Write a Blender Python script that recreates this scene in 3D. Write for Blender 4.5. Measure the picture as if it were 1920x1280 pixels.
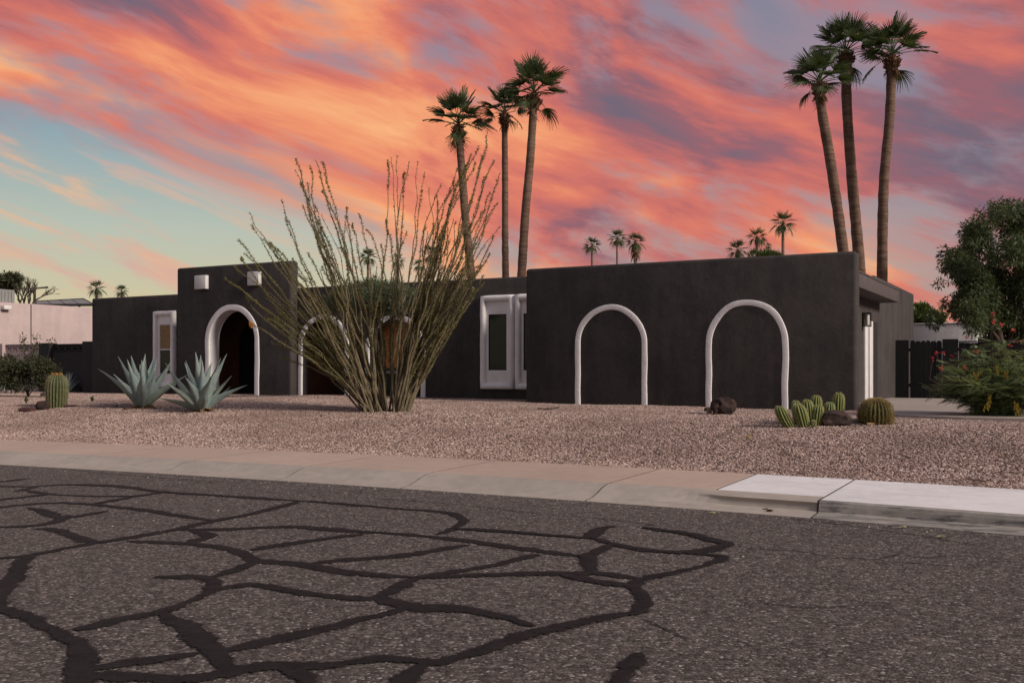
import bpy, bmesh, math, random
import numpy as np
from mathutils import Vector, Matrix, Euler, noise as mnoise

R = math.radians
random.seed(7); rng = np.random.default_rng(7)
SC = bpy.context.scene
COL = SC.collection
for o in list(bpy.data.objects): bpy.data.objects.remove(o)

# ------------------------------------------------------------------ camera, sky, sun, exposure
# World axes follow the house: x runs along the street, y away from it. The camera looks 29.1 degrees to the left of y.
YAW = R(29.1); F_PX = 1867.0; HZ = 690.0; CAM_H = 1.4
FW = Vector((-math.sin(YAW), math.cos(YAW), 0)); RT = Vector((math.cos(YAW), math.sin(YAW), 0))
cam = bpy.data.cameras.new('camera'); cam_o = bpy.data.objects.new('camera', cam); COL.objects.link(cam_o)
cam.sensor_width = 36; cam.lens = 36 * F_PX / 1920; cam.shift_y = (HZ - 640) / 1920
cam.clip_start = 0.1; cam.clip_end = 6000
cam_o.location = (0, 0, CAM_H); cam_o.rotation_euler = (R(90), 0, YAW)
SC.camera = cam_o

SUN_AZ = R(-4); SUN_EL = R(26)           # azimuth measured from +x (the driveway side) towards +y
sun_from = Vector((math.cos(SUN_AZ)*math.cos(SUN_EL), math.sin(SUN_AZ)*math.cos(SUN_EL), math.sin(SUN_EL)))
sl = bpy.data.lights.new('sun', 'SUN'); sl.energy = 3.9; sl.angle = R(13); sl.color = (1.0, 0.89, 0.78)
so = bpy.data.objects.new('sun', sl); COL.objects.link(so); so.location = (20, 0, 30)
so.rotation_euler = (-sun_from).to_track_quat('-Z', 'Y').to_euler()

SC.view_settings.view_transform = 'Standard'; SC.view_settings.look = 'None'
SC.view_settings.gamma = 1; SC.view_settings.exposure = 0.0
SC.view_settings.use_curve_mapping = False

class NT:
    """tiny node-tree helper"""
    def __init__(s, tree): s.t = tree; tree.nodes.clear()
    def n(s, typ, ins=None, **kw):
        nd = s.t.nodes.new(typ)
        for k, v in kw.items(): setattr(nd, k, v)
        for k, v in (ins or {}).items():
            sock = nd.inputs[k]
            if isinstance(v, bpy.types.NodeSocket): s.t.links.new(v, sock)
            else: sock.default_value = (tuple(v)+(1.0,) if sock.type == 'RGBA' and len(v) == 3 else v)
        return nd
    def m(s, op, a, b=0.0, c=None, clamp=False):
        d = {0: a, 1: b}
        if c is not None: d[2] = c
        return s.n('ShaderNodeMath', d, operation=op, use_clamp=clamp).outputs[0]
    def ss(s, x, lo, hi):
        nd = s.n('ShaderNodeMapRange', {0: x, 1: lo, 2: hi, 3: 0.0, 4: 1.0}, interpolation_type='SMOOTHSTEP'); return nd.outputs[0]
    def mix(s, f, a, b, bt='MIX'):
        nd = s.n('ShaderNodeMix', data_type='RGBA', blend_type=bt)
        for sock, v in ((nd.inputs[0], f), (nd.inputs[6], a), (nd.inputs[7], b)):
            if isinstance(v, bpy.types.NodeSocket): s.t.links.new(v, sock)
            else: sock.default_value = v if not isinstance(v, tuple) else (v + (1,) if len(v) == 3 else v)
        return nd.outputs[2]
    def ramp(s, f, stops):
        nd = s.n('ShaderNodeValToRGB', {0: f}); e = nd.color_ramp.elements
        while len(e) < len(stops): e.new(0.5)
        for el, (p, c) in zip(e, stops): el.position = p; el.color = tuple(c) + (1,) if len(c) == 3 else c
        return nd.outputs[0]
    def noise(s, vec, scale, detail=4, rough=.55, dist=0.0):
        return s.n('ShaderNodeTexNoise', {'Vector': vec, 'Scale': scale, 'Detail': detail, 'Roughness': rough, 'Distortion': dist}).outputs['Fac']
    def dot(s, v, d):
        return s.n('ShaderNodeVectorMath', {0: v, 1: d}, operation='DOT_PRODUCT').outputs['Value']

def srgb(r, g, b):
    f = lambda c: (c/255/12.92) if c/255 <= .04045 else ((c/255+.055)/1.055)**2.4
    return (f(r), f(g), f(b))

W = bpy.data.worlds.new('World'); SC.world = W; W.use_nodes = True
def build_sky():
    k = NT(W.node_tree)
    d = k.n('ShaderNodeTexCoord').outputs['Generated']
    sky = k.n('ShaderNodeTexSky', sky_type='NISHITA', sun_disc=False, sun_elevation=R(6), sun_rotation=R(90)-SUN_AZ).outputs[0]
    sky = k.mix(1.0, sky, (.10, .10, .10), 'MULTIPLY')
    cx = k.dot(d, tuple(RT)); cy = k.dot(d, tuple(FW)); cz = k.dot(d, (0, 0, 1))
    # evening air: pale yellow at the horizon, teal above, dusty blue overhead
    clear = k.ramp(k.m('MAXIMUM', cz, 0.0), [(0.0, srgb(222, 190, 150)), (.06, srgb(212, 200, 164)), (.13, srgb(188, 196, 182)), (.22, srgb(140, 168, 180)), (.5, srgb(128, 150, 178)), (1.0, srgb(120, 140, 172))])
    clear = k.mix(.12, clear, sky)
    # streaky cloud field: stretched along an axis that falls to the right
    A = (.948, 0, -.317); B = (.317, 0, .948)
    a = k.m('ADD', k.m('MULTIPLY', cx, A[0]), k.m('MULTIPLY', cz, A[2]))
    b = k.m('ADD', k.m('MULTIPLY', cx, B[0]), k.m('MULTIPLY', cz, B[2]))
    def P(sa, sb, sc, off):
        c = k.n('ShaderNodeCombineXYZ', {0: k.m('MULTIPLY_ADD', a, sa, off), 1: k.m('MULTIPLY_ADD', b, sb, off*.7), 2: k.m('MULTIPLY', cy, sc)}).outputs[0]
        return c
    # slow warp so the streaks bend and fan out
    wv = k.n('ShaderNodeTexNoise', {'Vector': P(2.2, 3.0, 2.0, 3.1), 'Scale': 1.0, 'Detail': 2.0}).outputs['Color']
    wv = k.n('ShaderNodeVectorMath', {0: wv, 1: (.5, .5, .5)}, operation='SUBTRACT').outputs[0]
    def warp(p, s):
        return k.n('ShaderNodeVectorMath', {0: wv, 1: (s, s, s), 2: p}, operation='MULTIPLY_ADD').outputs[0]
    n_big = k.noise(warp(P(2.6, 7.0, 2.0, 5.3), 1.3), 1.0, 3, .5)
    n_mid = k.noise(warp(P(4.6, 19.0, 3.0, 1.7), 2.4), 1.0, 6, .56)
    n_fin = k.noise(warp(P(16.0, 72.0, 9.0, 9.1), 6.0), 1.0, 7, .62)
    n_blu = k.noise(warp(P(3.4, 10.0, 2.5, 12.4), 1.6), 1.0, 5, .55)
    # cloud edge: a plane that sinks to the horizon towards the right
    e = k.m('ADD', k.m('ADD', k.m('MULTIPLY', cx, .318), k.m('MULTIPLY', cy, -.077)), k.m('MULTIPLY', cz, .945))
    e = k.m('ADD', e, k.m('MULTIPLY', k.m('SUBTRACT', n_mid, .5), .12))
    e = k.m('ADD', e, k.m('MULTIPLY', k.m('SUBTRACT', n_big, .5), .10))
    cover = k.ss(e, -.018, .03)
    n_wis = k.noise(warp(P(4.0, 34.0, 3.0, 21.3), 2.6), 1.0, 6, .6)
    wisp = k.m('MULTIPLY', k.ss(k.m('ADD', n_wis, k.m('MULTIPLY', k.m('SUBTRACT', n_fin, .5), .3)), .46, .68), .85)
    t = k.m('ADD', k.m('MULTIPLY', n_big, .68), k.m('ADD', k.m('MULTIPLY', n_mid, .43), k.m('MULTIPLY', k.m('SUBTRACT', n_fin, .5), .17)))
    t = k.m('SUBTRACT', t, k.m('MULTIPLY', k.ss(cx, .15, .60), .10))
    glow = (FW + RT*.06 + Vector((0, 0, .2))).normalized()          # the last light, behind the house
    t = k.m('ADD', t, k.m('MULTIPLY', k.ss(k.dot(d, tuple(glow)), .90, 1.0), .02))
    # lower cloud is lit more warmly (sunset underneath), higher cloud redder
    t = k.m('SUBTRACT', t, k.m('MULTIPLY', k.m('SUBTRACT', cz, .17), .42))
    cloud = k.ramp(t, [(.36, srgb(118, 104, 120)), (.435, srgb(152, 102, 112)), (.50, srgb(200, 112, 106)), (.565, srgb(222, 126, 106)), (.63, srgb(240, 152, 112)), (.71, srgb(250, 182, 130))])
    # away from the sunset the cloud loses its fire
    fire = k.ss(cy, -.35, .55)
    cloud = k.mix(fire, srgb(168, 158, 166), cloud)
    hole = k.m('MULTIPLY', k.ss(k.m('ADD', n_blu, k.m('MULTIPLY', k.m('SUBTRACT', n_fin, .5), .25)), .50, .66), .8)
    veil = k.mix(.6, clear, srgb(134, 128, 150))
    cloud = k.mix(hole, cloud, veil)
    over = k.m('SUBTRACT', 1.0, k.m('MULTIPLY', k.ss(cz, .45, .9), .6))
    peach = k.mix(k.ss(n_mid, .35, .65), srgb(214, 168, 158), srgb(242, 184, 140))
    col = k.mix(k.m('MULTIPLY', wisp, over), clear, k.mix(fire, srgb(186, 176, 176), peach))
    col = k.mix(k.m('MULTIPLY', cover, over), col, cloud)
    low = k.ss(cz, -.25, -.02)
    col = k.mix(low, (.10, .085, .075), col)
    bg = k.n('ShaderNodeBackground', {'Color': col, 'Strength': 1.0})
    out = k.n('ShaderNodeOutputWorld', {'Surface': bg.outputs[0]})
build_sky()

# ------------------------------------------------------------------ placing helpers
def ray(px, py): return FW + RT*((px-960)/F_PX) + Vector((0, 0, (HZ-py)/F_PX))
CAMP = Vector((0, 0, CAM_H))
def at(px, py, depth): return CAMP + ray(px, py)*depth
def on_y(px, py, y): r = ray(px, py); return CAMP + r*(y/r.y)
def on_x(px, py, x): r = ray(px, py); return CAMP + r*(x/r.x)
def on_z(px, py, z): r = ray(px, py); return CAMP + r*((z-CAM_H)/r.z)
def sst(a, b, x): t = min(1, max(0, (x-a)/(b-a))); return t*t*(3-2*t)
def kerb_y(x):                       # asphalt edge
    X0 = -4.0
    if x < X0:
        xx = max(x, -16.0); v = 9.52 - .0057*(xx-X0)**2
        if x < -16: v -= .137*(-16-x)
        return v
    xx = min(x, 2.0); v = 9.52 - .0135*(xx-X0)**2
    if x > 2: v -= .162*(x-2)
    return v
WALK0, WALK1 = .645, 2.2
def gz(x, y):                        # yard height
    d = y - (kerb_y(x)+WALK1)
    z = .125 + .385*sst(0, 6.2, d)
    z += .07*math.exp(-((x+19)/7)**2)*sst(4, 10, d) - .02*sst(-9, -4, x)*sst(4, 8, d)
    z += .03*mnoise.noise(Vector((x*.35, y*.35, 0)))*sst(0, 2, d) + .012*mnoise.noise(Vector((x*1.3, y*1.3, 4)))*sst(0, 1, d)
    return z
def ground(px, py):                  # where a ray meets the yard
    r = ray(px, py); t = 8.0
    while t < 60:
        p = CAMP + r*t
        if p.z <= gz(p.x, p.y): break
        t += .02
    p = CAMP + r*t; return Vector((p.x, p.y, gz(p.x, p.y)))
def depth_of(p): return (p-CAMP).dot(FW)

# ------------------------------------------------------------------ mesh helpers
class MB:
    def __init__(s): s.v = []; s.f = []; s.mi = []; s.cur = 0
    def quad(s, a, b, c, d): i = len(s.v); s.v += [a, b, c, d]; s.f.append((i, i+1, i+2, i+3)); s.mi.append(s.cur)
    def tri(s, a, b, c): i = len(s.v); s.v += [a, b, c]; s.f.append((i, i+1, i+2)); s.mi.append(s.cur)
    def box(s, x0, x1, y0, y1, z0, z1):
        i = len(s.v)
        s.v += [Vector(p) for p in ((x0,y0,z0),(x1,y0,z0),(x1,y1,z0),(x0,y1,z0),(x0,y0,z1),(x1,y0,z1),(x1,y1,z1),(x0,y1,z1))]
        for f in ((0,3,2,1),(4,5,6,7),(0,1,5,4),(1,2,6,5),(2,3,7,6),(3,0,4,7)): s.f.append(tuple(i+q for q in f)); s.mi.append(s.cur)
    def tube(s, pts, rad, n=6, cap=True):
        pts = [Vector(p) for p in pts]; i0 = len(s.v); N = len(pts)
        up = Vector((0, 0, 1))
        prev = None
        for k, p in enumerate(pts):
            t = (pts[min(k+1, N-1)] - pts[max(k-1, 0)]).normalized()
            if prev is None:
                a = t.orthogonal().normalized()
            else:
                a = (prev - t*prev.dot(t)).normalized()
            prev = a; b = t.cross(a)
            r = rad[k] if hasattr(rad, '__len__') else rad
            for j in range(n):
                th = 2*math.pi*j/n; s.v.append(p + (a*math.cos(th)+b*math.sin(th))*r)
        for k in range(N-1):
            for j in range(n):
                s.f.append((i0+k*n+j, i0+k*n+(j+1) % n, i0+(k+1)*n+(j+1) % n, i0+(k+1)*n+j)); s.mi.append(s.cur)
        if cap:
            s.f.append(tuple(i0+j for j in reversed(range(n)))); s.mi.append(s.cur)
            s.f.append(tuple(i0+(N-1)*n+j for j in range(n))); s.mi.append(s.cur)
    def lathe(s, prof, n=24, c=(0, 0, 0), rfun=None):
        i0 = len(s.v); c = Vector(c)
        for k, (r, z) in enumerate(prof):
            for j in range(n):
                th = 2*math.pi*j/n; rr = r*(rfun(th, z) if rfun else 1)
                s.v.append(c + Vector((rr*math.cos(th), rr*math.sin(th), z)))
        for k in range(len(prof)-1):
            for j in range(n):
                s.f.append((i0+k*n+j, i0+k*n+(j+1) % n, i0+(k+1)*n+(j+1) % n, i0+(k+1)*n+j)); s.mi.append(s.cur)
        s.f.append(tuple(i0+j for j in reversed(range(n)))); s.mi.append(s.cur)
        s.f.append(tuple(i0+(len(prof)-1)*n+j for j in range(n))); s.mi.append(s.cur)
    def mesh(s, name, mats, origin=(0, 0, 0), smooth=False):
        o = Vector(origin); me = bpy.data.meshes.new(name)
        me.from_pydata([tuple(Vector(p)-o) for p in s.v], [], s.f)
        for m in (mats if isinstance(mats, (list, tuple)) else [mats]): me.materials.append(m)
        if any(s.mi): me.polygons.foreach_set('material_index', s.mi)
        if smooth: me.polygons.foreach_set('use_smooth', [True]*len(me.polygons))
        me.update(); return me
    def build(s, name, mats, parent=None, smooth=False, origin=None):
        wo = Vector(origin) if origin is not None else (world_origin(parent) if parent else Vector((0, 0, 0)))
        o = link(name, s.mesh(name, mats, wo, smooth), parent)
        if origin is not None: o.location = wo - (world_origin(parent) if parent else Vector((0, 0, 0)))
        return o
def world_origin(o):
    p = Vector((0, 0, 0))
    while o: p += o.location; o = o.parent
    return p
def link(name, data, parent=None):
    o = bpy.data.objects.new(name, data); COL.objects.link(o)
    if parent: o.parent = parent
    return o
def tag(o, label=None, cat=None, group=None, kind=None):
    for k, v in (('label', label), ('category', cat), ('group', group), ('kind', kind)):
        if v: o[k] = v
    return o
def thing(name, loc, label, cat, group=None):
    o = link(name, None); o.location = loc; o.empty_display_size = .2
    return tag(o, label, cat, group)
def bevel_box(x0, x1, y0, y1, z0, z1, r=.06, seg=3, wob=0.0):
    bm = bmesh.new(); bmesh.ops.create_cube(bm, size=1)
    for v in bm.verts: v.co = Vector((x0+(v.co.x+.5)*(x1-x0), y0+(v.co.y+.5)*(y1-y0), z0+(v.co.z+.5)*(z1-z0)))
    bmesh.ops.bevel(bm, geom=bm.edges[:], offset=r, segments=seg, profile=.5, affect='EDGES')
    return bm
def bm_obj(name, bm, mat, parent, smooth=True):
    o0 = world_origin(parent) if parent else Vector((0, 0, 0))
    for v in bm.verts: v.co -= o0
    me = bpy.data.meshes.new(name); bm.to_mesh(me); bm.free(); me.materials.append(mat)
    ob = link(name, me, parent)
    if smooth:
        me.polygons.foreach_set('use_smooth', [True]*len(me.polygons)); me.set_sharp_from_angle(angle=R(40))
    return ob
def cut(ob, cutters):
    """real openings: subtract the cutter meshes (given in the object's own space)"""
    for c in cutters:
        co = link('cutter', c); md = ob.modifiers.new('b', 'BOOLEAN'); md.operation = 'DIFFERENCE'; md.object = co; md.solver = 'EXACT'
        co.parent = ob.parent
        bpy.context.view_layer.update()
        ev = ob.evaluated_get(bpy.context.evaluated_depsgraph_get()); me = bpy.data.meshes.new_from_object(ev)
        ob.modifiers.clear(); ob.data = me
        bpy.data.objects.remove(co)
    ob.data.set_sharp_from_angle(angle=R(40))

# ------------------------------------------------------------------ materials
MAT = {}
def newmat(name):
    m = bpy.data.materials.new(name); m.use_nodes = True; MAT[name] = m
    return m, NT(m.node_tree)
def finish(k, col, rough=.8, bump=None, bstr=.3, bdist=.01, spec=.3, extra=None):
    d = {'Base Color': col, 'Roughness': rough, 'Specular IOR Level': spec}
    if extra: d.update(extra)
    b = k.n('ShaderNodeBsdfPrincipled', d)
    if bump is not None:
        bp = k.n('ShaderNodeBump', {'Height': bump, 'Strength': bstr, 'Distance': bdist}); k.t.links.new(bp.outputs[0], b.inputs['Normal'])
    k.n('ShaderNodeOutputMaterial', {'Surface': b.outputs[0]}); return b
def simple(name, c0, c1=None, scale=6, rough=.8, bstr=.3, bdist=.01, spec=.3, coord='Object', detail=5, stretch=None, rnd=0.0):
    m, k = newmat(name)
    v = k.n('ShaderNodeTexCoord').outputs[coord]
    if stretch: v = k.n('ShaderNodeVectorMath', {0: v, 1: stretch}, operation='MULTIPLY').outputs[0]
    nz = k.noise(v, scale, detail)
    col = k.mix(k.ss(nz, .3, .7), c0, c1 or tuple(x*.7 for x in c0))
    if rnd:
        r = k.n('ShaderNodeObjectInfo').outputs['Random']
        col = k.mix(1.0, col, k.n('ShaderNodeCombineColor', {i: k.m('MULTIPLY_ADD', r, rnd*2, 1-rnd) for i in range(3)}).outputs[0], 'MULTIPLY')
    finish(k, col, rough, nz, bstr, bdist, spec); return m

def stucco(name, c0, c1, rough=.85, dirt=None, geo=True):
    m, k = newmat(name)
    v = k.n('ShaderNodeNewGeometry').outputs['Position'] if geo else k.n('ShaderNodeTexCoord').outputs['Object']
    big = k.noise(v, .9, 5, .6); mid = k.noise(v, 5, 6, .65, .4); fine = k.noise(v, 70, 4, .6)
    vs = k.n('ShaderNodeVectorMath', {0: v, 1: (3.0, 3.0, .35)}, operation='MULTIPLY').outputs[0]
    streak = k.noise(vs, 1.3, 4, .6)
    f = k.m('ADD', k.m('MULTIPLY', big, .42), k.m('ADD', k.m('MULTIPLY', mid, .28), k.m('MULTIPLY', streak, .30)))
    col = k.mix(k.ss(f, .40, .60), c0, c1)
    col = k.mix(k.m('MULTIPLY', k.ss(fine, .55, .8), .25), col, tuple(min(1, x*1.5) for x in c0))
    h = k.m('ADD', k.m('MULTIPLY', fine, .35), k.m('ADD', k.m('MULTIPLY', mid, 1.0), k.m('MULTIPLY', big, 1.5)))
    finish(k, col, rough, h, .6, .018, .25); return m
stucco('charcoal stucco', (.056, .0475, .0455), (.037, .0315, .0305))
stucco('white stucco', (.80, .76, .745), (.70, .66, .65))
stucco('pink stucco', (.44, .345, .325), (.38, .30, .29))
stucco('far white stucco', (.55, .53, .52), (.45, .43, .43))
stucco('charcoal block', (.040, .036, .038), (.030, .028, .029))
stucco('bounce tinted plaster', (.20, .085, .045), (.15, .065, .035))  # warm bounce light inside the entry, put into the wall colour
simple('dark paint', (.022, .020, .021), (.015, .014, .015), 9, .7)
simple('white paint', (.62, .60, .59), (.54, .52, .51), 5, .5, .1, .002)
simple('black metal', (.012, .012, .013), (.02, .018, .018), 20, .45, .1, .001, .5)
simple('grey metal', (.22, .22, .21), (.17, .17, .165), 8, .5, .1, .001, .5)
simple('fence paint', (.020, .018, .019), (.012, .011, .012), 4, .75, .5, .004, .25, stretch=(6, 6, .5), rnd=.2)
simple('fascia paint', (.085, .068, .066), (.068, .056, .054), 4, .7)

def glass(name, tint, rough=.06):
    m, k = newmat(name); finish(k, tint, rough, None, spec=.22); return m
glass('dark glass', (.016, .022, .014)); glass('lamp glass', (.55, .52, .48), .15)
def blinds(name, c):
    m, k = newmat(name); p = k.n('ShaderNodeNewGeometry').outputs['Position']
    n = k.noise(p, 14, 3); col = k.mix(k.ss(n, .3, .7), c, tuple(x*.6 for x in c)); finish(k, col, .6, n, .2, .004); return m
blinds('bamboo slat', (.60, .28, .09)); blinds('amber blind', (.33, .20, .085))

def asphalt():
    m, k = newmat('asphalt'); p = k.n('ShaderNodeNewGeometry').outputs['Position']
    vor = k.n('ShaderNodeTexVoronoi', {'Vector': p, 'Scale': 62.0, 'Randomness': 1.0})
    cellr = k.n('ShaderNodeSeparateColor', {0: vor.outputs['Color']}).outputs[0]
    cellg = k.n('ShaderNodeSeparateColor', {0: vor.outputs['Color']}).outputs[1]
    big = k.noise(p, .35, 4, .6); mid = k.noise(p, 2.5, 5, .65); fin = k.noise(p, 38, 4, .7)
    base = k.mix(k.ss(k.m('ADD', k.m('MULTIPLY', big, .6), k.m('MULTIPLY', mid, .4)), .36, .62), (.055, .045, .039), (.094, .077, .067))
    stone = k.ramp(cellr, [(0.0, (.018, .015, .013)), (.35, (.056, .046, .041)), (.68, (.118, .098, .086)), (.9, (.24, .20, .178)), (1.0, (.50, .44, .39))])
    vor2 = k.n('ShaderNodeTexVoronoi', {'Vector': p, 'Scale': 24.0}); c2 = k.n('ShaderNodeSeparateColor', {0: vor2.outputs['Color']}).outputs[0]
    col = k.mix(.66, base, stone)
    col = k.mix(.30, col, k.ramp(c2, [(0, (.025, .022, .021)), (.6, (.080, .066, .058)), (1, (.19, .16, .142))]))
    col = k.mix(k.m('MULTIPLY', k.ss(fin, .52, .75), .6), col, (.030, .027, .027))
    col = k.mix(k.m('MULTIPLY', k.ss(cellg, .975, .99), .7), col, (.42, .37, .34))
    # worn, darker lane to the right
    sep = k.n('ShaderNodeSeparateXYZ', {0: p}).outputs
    h = k.m('ADD', k.m('MULTIPLY', vor.outputs['Distance'], -.7), k.m('MULTIPLY', fin, 1.0))
    finish(k, col, .9, h, .7, .009, .2)
asphalt()
def tar_mat(name, c0, c1, keep, rough):
    m, k = newmat(name); p = k.n('ShaderNodeNewGeometry').outputs['Position']
    e = k.n('ShaderNodeAttribute', attribute_name='edge').outputs['Fac']
    n = k.noise(p, 9, 6, .7); f = k.noise(p, 42, 5, .75); g = k.noise(p, 1.3, 3)
    col = k.mix(k.ss(n, .35, .65), c0, c1); col = k.mix(k.m('MULTIPLY', k.ss(f, .60, .72), .7), col, (.07, .062, .058))
    a = k.m('ADD', e, k.m('ADD', k.m('MULTIPLY', k.m('SUBTRACT', f, .5), 2.2), k.m('MULTIPLY', k.m('SUBTRACT', n, .5), 1.6)))
    a = k.ss(a, keep, keep+.22)
    b = k.n('ShaderNodeBsdfPrincipled', {'Base Color': col, 'Roughness': k.m('MULTIPLY_ADD', g, .3, rough), 'Specular IOR Level': .14})
    bp = k.n('ShaderNodeBump', {'Height': k.m('ADD', n, f), 'Strength': .6, 'Distance': .008}); k.t.links.new(bp.outputs[0], b.inputs['Normal'])
    mx = k.n('ShaderNodeMixShader', {0: a, 1: k.n('ShaderNodeBsdfTransparent').outputs[0], 2: b.outputs[0]})
    k.n('ShaderNodeOutputMaterial', {'Surface': mx.outputs[0]})
tar_mat('tar', (.0095, .009, .0095), (.018, .0165, .0165), .13, .55)
tar_mat('hairline', (.02, .018, .018), (.03, .027, .026), .55, .8)
simple('crack', (.018, .016, .016), (.03, .027, .027), 20, .9)

def concrete(name, c0, c1, stain, joint=False):
    m, k = newmat(name); p = k.n('ShaderNodeNewGeometry').outputs['Position']
    big = k.noise(p, .8, 5, .6); mid = k.noise(p, 6, 6, .65); fin = k.noise(p, 60, 4, .6)
    st = k.noise(k.n('ShaderNodeVectorMath', {0: p, 1: (.8, 5, 5)}, operation='MULTIPLY').outputs[0], 1.6, 5, .65)
    col = k.mix(k.ss(k.m('ADD', k.m('MULTIPLY', big, .5), k.m('MULTIPLY', mid, .5)), .38, .62), c0, c1)
    col = k.mix(k.m('MULTIPLY', k.ss(st, .54, .72), .5), col, stain)
    col = k.mix(k.m('MULTIPLY', k.ss(fin, .6, .8), .25), col, tuple(x*.55 for x in c0))
    r = k.n('ShaderNodeObjectInfo').outputs['Random']
    col = k.mix(1.0, col, k.n('ShaderNodeCombineColor', {i: k.m('MULTIPLY_ADD', r, .08, .96) for i in range(3)}).outputs[0], 'MULTIPLY')
    finish(k, col, .85, k.m('ADD', k.m('MULTIPLY', mid, .6), k.m('MULTIPLY', fin, .4)), .3, .006, .25)
concrete('tan walk', (.46, .345, .275), (.41, .305, .245), (.36, .28, .235))
concrete('white walk', (.74, .71, .69), (.64, .615, .60), (.46, .44, .43))
concrete('grey kerb', (.40, .345, .29), (.33, .285, .245), (.24, .215, .19))
concrete('driveway', (.36, .30, .26), (.31, .26, .225), (.27, .23, .20))
concrete('soil', (.20, .145, .12), (.16, .115, .095), (.15, .11, .09))
def kerb_stain():
    m, k = newmat('stained kerb'); p = k.n('ShaderNodeNewGeometry').outputs['Position']
    mid = k.noise(p, 6, 6, .65); st = k.noise(k.n('ShaderNodeVectorMath', {0: p, 1: (1.2, 9, 9)}, operation='MULTIPLY').outputs[0], 1.8, 6, .7)
    col = k.mix(k.ss(mid, .35, .65), (.34, .30, .265), (.27, .24, .21)); col = k.mix(k.m('MULTIPLY', k.ss(st, .46, .62), .8), col, (.06, .06, .065))
    finish(k, col, .85, mid, .3, .006)
kerb_stain()
def gravel_sheet():
    m, k = newmat('gravel bed'); p = k.n('ShaderNodeNewGeometry').outputs['Position']
    vor = k.n('ShaderNodeTexVoronoi', {'Vector': p, 'Scale': 26.0}); c = k.n('ShaderNodeSeparateColor', {0: vor.outputs['Color']}).outputs[0]
    big = k.noise(p, .5, 4)
    col = k.ramp(c, [(0, (.10, .062, .052)), (.5, (.22, .145, .12)), (1, (.38, .27, .235))])
    col = k.mix(k.ss(vor.outputs['Distance'], .35, .6), col, (.07, .045, .038))
    finish(k, col, .9, k.m('MULTIPLY', vor.outputs['Distance'], -1.0), .8, .02)
gravel_sheet()
def stone_mat():
    m, k = newmat('gravel stone')
    r = k.n('ShaderNodeAttribute', attribute_type='INSTANCER', attribute_name='rnd').outputs['Fac']
    p = k.n('ShaderNodeNewGeometry').outputs['Position']; patch = k.noise(p, .45, 4, .6)
    col = k.ramp(r, [(0, (.105, .066, .053)), (.25, (.24, .158, .128)), (.55, (.355, .246, .204)), (.85, (.46, .34, .29)), (.97, (.58, .47, .42)), (1.0, (.16, .15, .155))])
    col = k.mix(k.m('MULTIPLY', k.ss(patch, .42, .66), .5), col, (.17, .11, .09))
    finish(k, col, .85, k.noise(p, 120, 3), .3, .004)
stone_mat()
simple('brown rock', (.055, .030, .024), (.022, .014, .013), 7, .85, .9, .03)
simple('red rock', (.085, .034, .028), (.045, .020, .018), 7, .85, .9, .03)
simple('pale rock', (.36, .30, .26), (.26, .21, .18), 7, .85, .9, .03)
simple('tan wood', (.30, .19, .11), (.2, .12, .07), 9, .85)
def leafmat(name, c0, c1, trans=.0, rough=.55, rnd=.25, scale=3.0):
    m, k = newmat(name); p = k.n('ShaderNodeNewGeometry').outputs['Position']
    n = k.noise(p, scale, 3); isl = k.n('ShaderNodeNewGeometry').outputs['Random Per Island']
    f = k.m('ADD', k.m('MULTIPLY', k.ss(n, .35, .65), .55), k.m('MULTIPLY', isl, .45))
    col = k.mix(f, c0, c1)
    b = k.n('ShaderNodeBsdfPrincipled', {'Base Color': col, 'Roughness': rough, 'Specular IOR Level': .3})
    if trans:
        tr = k.n('ShaderNodeBsdfTranslucent', {'Color': k.mix(1.0, col, (1.3, 1.25, .7), 'MULTIPLY')})
        mx = k.n('ShaderNodeMixShader', {0: trans, 1: b.outputs[0], 2: tr.outputs[0]})
        k.n('ShaderNodeOutputMaterial', {'Surface': mx.outputs[0]})
    else: k.n('ShaderNodeOutputMaterial', {'Surface': b.outputs[0]})
    return m
leafmat('palm frond', (.042, .062, .024), (.082, .112, .045), .25)
leafmat('dead frond', (.16, .085, .040), (.085, .042, .022), .1, .8)
leafmat('tree leaf', (.048, .066, .030), (.10, .125, .055), .3)
leafmat('far leaf', (.045, .07, .02), (.11, .14, .04), .25)
leafmat('grey leaf', (.075, .095, .055), (.115, .14, .085), .15)
leafmat('dark leaf', (.030, .038, .016), (.060, .062, .030), .2)
leafmat('dry leaf', (.12, .085, .05), (.075, .055, .03), .2)
leafmat('feather leaf', (.15, .21, .09), (.24, .30, .14), .3)
leafmat('ocotillo leaf', (.135, .135, .040), (.225, .205, .068), .25, .6)
leafmat('red flower', (.50, .055, .035), (.38, .03, .025), .3)
leafmat('orange flower', (.45, .20, .03), (.33, .11, .02), .3)
leafmat('yellow pod', (.42, .30, .05), (.32, .22, .04), .2)
leafmat('grass blade', (.06, .09, .03), (.10, .13, .05), .3)
leafmat('spine', (.26, .175, .05), (.16, .10, .035), 0, .6)
leafmat('pale spine', (.40, .36, .18), (.30, .27, .12), 0, .6)
leafmat('agave dead leaf', (.28, .16, .06), (.12, .06, .03), .1, .8)
def trunk_mat():
    m, k = newmat('palm trunk'); p = k.n('ShaderNodeNewGeometry').outputs['Position']
    v = k.n('ShaderNodeVectorMath', {0: p, 1: (1.2, 1.2, 7)}, operation='MULTIPLY').outputs[0]
    n = k.noise(v, 1.6, 5, .65); f = k.noise(p, 14, 4, .6)
    col = k.mix(k.ss(n, .34, .66), (.085, .047, .031), (.175, .108, .075)); col = k.mix(k.m('MULTIPLY', k.ss(f, .5, .75), .5), col, (.07, .042, .03))
    finish(k, col, .9, k.m('ADD', n, k.m('MULTIPLY', f, .5)), .6, .03)
trunk_mat()
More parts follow.
